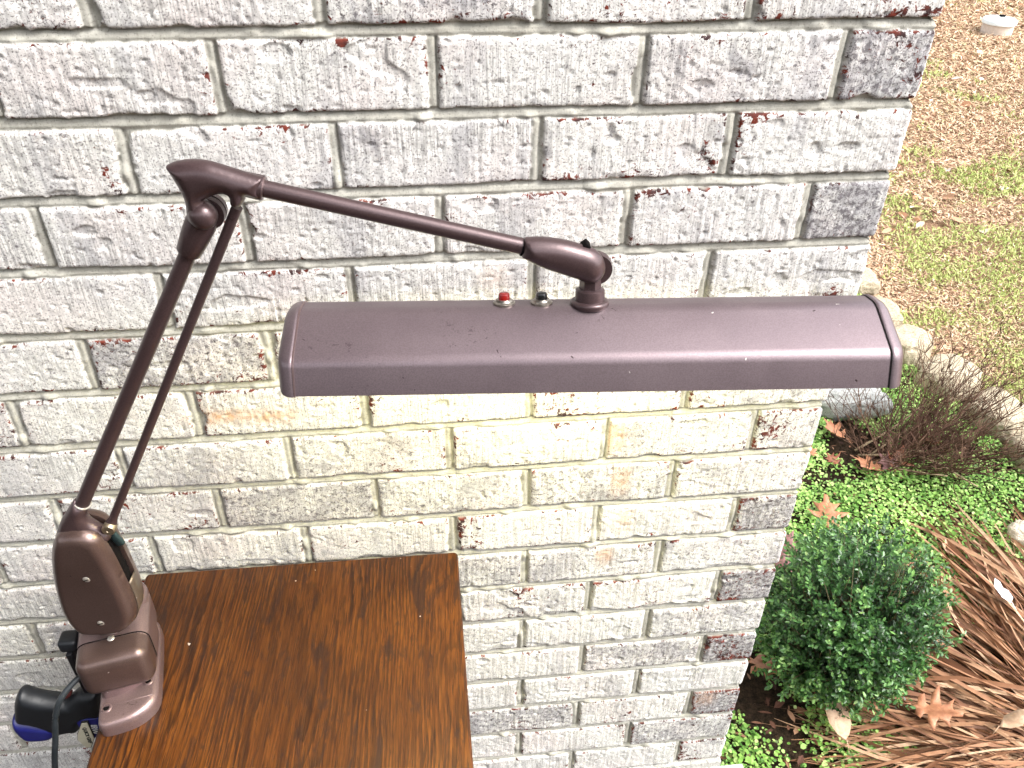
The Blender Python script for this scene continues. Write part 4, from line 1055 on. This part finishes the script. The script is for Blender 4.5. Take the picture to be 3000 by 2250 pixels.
# --- fine litter on the soil
def build_litter():
    n = 2600
    x = rnd(n, 0.12, 1.22); y = rnd(n, -0.1, 1.9)
    w_ = np.exp(-(((x - 0.27) / 0.12) ** 2 + ((y - 0.12) / 0.14) ** 2)) + np.exp(-(((x - 0.84) / 0.22) ** 2 + ((y - 0.88) / 0.13) ** 2)) + np.exp(-(((x - 0.75) / 0.25) ** 2 + ((y - 0.05) / 0.25) ** 2)) + 0.08
    ok = rnd(n) < w_; x, y = x[ok], y[ok]; n = len(x)
    P = np.stack([x, y, ground_z(x, y) + rnd(n, 0.006, 0.022)], -1); a = rnd(n, 0, 6.28)
    Dv = np.stack([np.cos(a), np.sin(a), rng.normal(0, .2, n)], -1); Nv = np.stack([rng.normal(0, .3, n), rng.normal(0, .3, n), np.ones(n)], -1); L = rnd(n, 0.01, 0.035)
    V, F = leaf6(P, Dv, Nv, L, L * rnd(n, 0.2, 0.6), 0.3)
    me = npmesh('leaf_litter', V, F, False, {'v': np.repeat(rnd(n), 6)})
    tag(link('leaf_litter', me, mat_var('litter', [(0.030, 0.016, 0.012), (0.10, 0.045, 0.03), (0.22, 0.11, 0.065), (0.36, 0.22, 0.14)], 0.8, 0.2)),
        'crumbled brown leaf litter on the dark soil under the shrubs', 'leaf litter', kind='stuff')
build_litter()

# --- single fallen leaves
OAK = [(0.0, 0.0), (0.04, 0.10), (0.20, 0.10), (0.30, 0.22), (0.14, 0.26), (0.12, 0.34), (0.34, 0.36), (0.52, 0.50), (0.30, 0.52), (0.16, 0.56), (0.24, 0.66), (0.34, 0.80), (0.18, 0.76), (0.08, 0.80), (0.05, 1.0)]
OAK = OAK + [(-x, y + 0.02) for x, y in OAK[::-1][:-1]]
def leaf_mat(name, a, b): return simple(name, a, b, 0.6, 0, 90, 0.05, 0.25)
M_TAN = leaf_mat('tan_leaf', (0.42, 0.19, 0.095), (0.30, 0.12, 0.06)); M_RUST = leaf_mat('rust_leaf', (0.24, 0.075, 0.028), (0.15, 0.045, 0.02)); M_PLUM = leaf_mat('plum_leaf', (0.17, 0.075, 0.075), (0.24, 0.12, 0.11)); M_PALE = leaf_mat('pale_leaf', (0.52, 0.36, 0.24), (0.38, 0.23, 0.14))
def leaf(px_loc, size, ang, mat, label, tilt=(0.1, 0.1), curl=0.25, z=0.022, shape=None, width=1.0):
    ol = shape or OAK; V, F = [], []
    me_pts = [(x * width, y) for x, y in ol]; res = delaunay_2d_cdt([Vector(p) for p in me_pts] + [Vector((0, k / 8)) for k in range(1, 8)], [(i, (i + 1) % len(ol)) for i in range(len(ol))], [], 1, 1e-6)
    ca, sa = math.cos(ang), math.sin(ang)
    rot = Euler((tilt[0], tilt[1], ang)).to_matrix(); o0 = Vector((px_loc[0], px_loc[1], z))
    top = []
    for v in res[0]:
        x, y = v.x, v.y - 0.5; zz = curl * (x * x * 1.6 + y * y * 0.9) + 0.05 * math.sin(9 * x + 5 * y); top.append(o0 + rot @ (Vector((x, y, zz)) * size))
    me = mesh('oak_leaf', top, [tuple(f) for f in res[2]])
    o = D.objects.new('oak_leaf', me); me.transform(Matrix.Translation(-o0)); me.materials.append(mat); o.location = o0; COL.objects.link(o)
    md = o.modifiers.new('thick', 'SOLIDIFY'); md.thickness = 0.0006
    # stalk
    st = o0 + rot @ (Vector((0, -0.5, curl * 0.22)) * size); e = o0 + rot @ (Vector((0.05, -0.78, 0.05)) * size)
    V2, F2 = tube_path([st, st.lerp(e, .5), e], [0.0011, 0.0009, 0.0008], 4)
    link('stalk', mesh('stalk', V2, F2), mat, o)
    return tag(o, label, 'leaf', 'fallen leaves in the bed')
leaf((0.600, 0.660), 0.105, R(-15), M_TAN, 'tan star-shaped oak leaf on green ground cover just above the evergreen shrub', (0.25, -0.1), 0.35, 0.03)
leaf((0.262, 0.205), 0.095, R(205), M_TAN, 'brown oak leaf lying by the wall left of the shrub', (0.3, -0.2), 0.2, 0.05)
leaf((0.792, 0.830), 0.100, R(75), M_TAN, 'pale brown lobed oak leaf below the bare shrub', (0.25, 0.2), 0.3, 0.035)
leaf((0.885, 0.842), 0.085, R(-25), M_RUST, 'rust-orange curled oak leaf under the bare shrub', (0.5, 0.3), 0.6, 0.035)
leaf((0.855, 0.835), 0.070, R(30), M_PLUM, 'dull purple oak leaf beside the rust-orange one', (0.4, -0.3), 0.4, 0.03)
leaf((0.755, 0.985), 0.085, R(50), M_TAN, 'light tan leaf caught at the left foot of the bare shrub', (0.4, 0.1), 0.4, 0.04)
leaf((0.985, 0.870), 0.070, R(100), M_RUST, 'orange-brown leaf caught among the middle twigs', (0.4, 0.4), 0.5, 0.07)
leaf((0.445, 0.545), 0.105, R(10), M_PLUM, 'purplish brown oak leaf against the brick corner', (0.5, -0.4), 0.3, 0.04)
leaf((0.400, 0.480), 0.085, R(-40), M_PLUM, 'smaller purplish leaf below another at the brick corner', (0.4, -0.3), 0.3, 0.04)
leaf((0.655, 0.905), 0.035, R(-80), M_TAN, 'small orange-brown leaf on the ground cover near the wall', (0.2, 0.1), 0.4, 0.03, None, 1.6)
leaf((0.705, 0.870), 0.045, R(30), M_RUST, 'small dark red-brown leaf between wall and bare shrub', (0.2, -0.1), 0.4, 0.028, None, 1.3)
leaf((0.360, 0.072), 0.090, R(10), M_PALE, 'crumpled papery tan leaf at the lower left of the evergreen shrub', (0.5, 0.2), 0.7, 0.06, [(0, 0), (.16, .1), (.26, .3), (.30, .55), (.2, .8), (.05, 1.0), (-.12, .9), (-.24, .65), (-.28, .4), (-.18, .15)])
leaf((0.565, 0.055), 0.095, R(-120), M_TAN, 'brown oak leaf half buried in the dead strap leaves', (0.3, 0.2), 0.35, 0.075)
leaf((0.700, 0.010), 0.070, R(-80), M_PALE, 'pale leaf curled on top of the dead strap leaves', (0.3, -0.3), 0.6, 0.09, [(0, 0), (.2, .2), (.3, .5), (.15, .85), (0, 1), (-.2, .8), (-.25, .4)])
leaf((0.870, 0.330), 0.062, R(20), leaf_mat('white_leaf', (0.74, 0.76, 0.82), (0.66, 0.66, 0.70)), 'white papery scrap of leaf on the dead leaves at the right', (0.3, 0.3), 0.5, 0.08, [(0, 0), (.25, .15), (.32, .45), (.18, .6), (.28, .85), (0, 1), (-.2, .75), (-.3, .35), (-.15, .3)])
leaf((0.855, 0.510), 0.050, R(0), M_PALE, 'pale grey-brown leaf on green ground cover at the right', (0.2, 0.3), 0.5, 0.03)
leaf((0.740, 0.480), 0.060, R(-70), M_TAN, 'narrow orange leaf right of the shrub top', (0.2, 0.1), 0.4, 0.03, [(0, 0), (.10, .2), (.14, .5), (.08, .8), (0, 1), (-.10, .7), (-.14, .4)])

# --- stones
def stone(name, c, size, rotz, mat, label, cat, group=None, sq=0.55, seed=0, tilt=0.0):
    bm = bmesh.new(); bmesh.ops.create_icosphere(bm, subdivisions=5, radius=1)
    me = D.meshes.new(name); co = np.array([v.co[:] for v in bm.verts])
    q = np.sign(co) * np.abs(co) ** sq
    q /= (np.abs(q) ** 6).sum(1)[:, None] ** (1 / 6) ** 1 if False else 1
    nz = fbm(co[:, 0] * 1.3 + seed * 3.1 + 9, co[:, 1] * 1.3 + co[:, 2] * 0.9 + 5, 0.8, 3, 131 + seed) - 0.5
    nf = fbm(co[:, 0] * 2 + co[:, 2] + 9, co[:, 1] * 2 + co[:, 2] * 1.7 + 5, 0.22, 3, 231 + seed) - 0.5
    q = q * (1 + 0.34 * nz + 0.09 * nf)[:, None] * np.array(size) / 2
    ca, sa = math.cos(rotz), math.sin(rotz); x = q[:, 0] * ca - q[:, 1] * sa; y = q[:, 0] * sa + q[:, 1] * ca; q = np.stack([x, y, q[:, 2] + tilt * x], -1)
    for v, p in zip(bm.verts, q): v.co = Vector(p)
    for f in bm.faces: f.smooth = True
    bm.to_mesh(me); bm.free(); me.materials.append(mat)
    o = D.objects.new(name, me); o.location = c; COL.objects.link(o)
    return tag(o, label, cat, group)
M_TANST = mat_stone('tan_stone', (0.54, 0.465, 0.35), (0.42, 0.36, 0.26), (0.20, 0.16, 0.10))
M_GREYST = mat_stone('grey_stone', (0.46, 0.47, 0.455), (0.36, 0.37, 0.36), (0.18, 0.18, 0.18))
GRP = 'edging stones round the bed'
stone('edging_stone', (1.235, 1.870, 0.030), (0.12, 0.17, 0.08), R(5), M_TANST, 'tan edging stone showing above the top of the lamp shade', 'stone', GRP, 0.6, 1)
stone('edging_stone', (1.205, 1.620, 0.030), (0.12, 0.17, 0.08), R(8), M_TANST, 'tan edging stone just right of the lamp shade corner, half hidden by it', 'stone', GRP, 0.6, 2)
stone('edging_stone', (1.190, 1.400, 0.035), (0.185, 0.165, 0.12), R(35), M_TANST, 'blocky tan edging stone right of the shade end, farthest of the wholly visible ones', 'stone', GRP, 0.68, 3)
stone('edging_stone', (1.235, 1.200, 0.035), (0.175, 0.172, 0.12), R(28), M_TANST, 'tan edging stone behind the top of the bare shrub', 'stone', GRP, 0.68, 4)
stone('edging_stone', (1.290, 1.005, 0.035), (0.17, 0.172, 0.12), R(20), M_TANST, 'tan edging stone behind the right side of the bare shrub', 'stone', GRP, 0.68, 5)
stone('edging_stone', (1.300, 0.810, 0.035), (0.15, 0.17, 0.11), R(5), M_TANST, 'tan edging stone cut off by the right edge of the photo', 'stone', GRP, 0.68, 6)
stone('rock', (0.850, 1.110, 0.045), (0.25, 0.12, 0.11), R(-8), M_GREYST, 'smooth grey rock lying behind the bare shrub, under the shade end', 'rock', None, 0.75, 7)
stone('pale_stone', (1.100, 0.530, 0.030), (0.12, 0.085, 0.06), R(-35), mat_stone('cream_stone', (0.72, 0.64, 0.52), (0.64, 0.56, 0.45), (0.5, 0.42, 0.33)), 'smooth cream-coloured stone at the right edge of the ground cover', 'stone', None, 0.85, 8)

# --- round utility cap in the lawn
cp_ = root('drain_cap', (4.02, 5.52, 0), 'round white cap on a short pale pipe in the brown lawn, top right', 'drain cap')
lathe_obj('pipe', (4.02, 5.52, -0.02), Z, [(0, 0.112), (0.10, 0.112), (0.101, 0.10)], simple('pale_pipe', (0.62, 0.55, 0.48), (0.55, 0.47, 0.40), 0.7), cp_, 40)
lid = lathe_obj('lid', (4.02, 5.52, 0.080), Z, [(0, 0.118), (0.003, 0.123), (0.025, 0.123), (0.034, 0.116), (0.041, 0.085), (0.044, 0.04), (0.045, 0.002)], simple('white_pvc', (0.74, 0.80, 0.80), (0.66, 0.74, 0.75), 0.5), cp_, 40)
rbox('plug', (4.04, 5.535, 0.130), (0.035, 0.035, 0.014), 0.003, M_GAP, lid)
# pale fallen leaves scattered on the lawn
def build_lawn_leaves():
    n = 420; y = rnd(n, 2.0, 8.5); x = rnd(n, 0.3, 1.0) * y * 0.9; 
    P = np.stack([x, y, ground_z(x, y) + 0.012], -1); a = rnd(n, 0, 6.28); Dv = np.stack([np.cos(a), np.sin(a), rng.normal(0, .3, n)], -1)
    Nv = np.stack([rng.normal(0, .4, n), rng.normal(0, .4, n), np.ones(n)], -1); L = rnd(n, 0.03, 0.075)
    V, F = leaf6(P, Dv, Nv, L, L * rnd(n, 0.4, 0.8), 0.3)
    me = npmesh('lawn_leaf_litter', V, F, False, {'v': np.repeat(rnd(n), 6)})
    tag(link('lawn_leaf_litter', me, mat_var('lawn_leaf', [(0.16, 0.07, 0.04), (0.34, 0.18, 0.10), (0.55, 0.38, 0.26), (0.74, 0.66, 0.60)], 0.7, 0.2)), 'scattered dry leaves over the brown lawn', 'leaf litter', kind='stuff')
build_lawn_leaves()
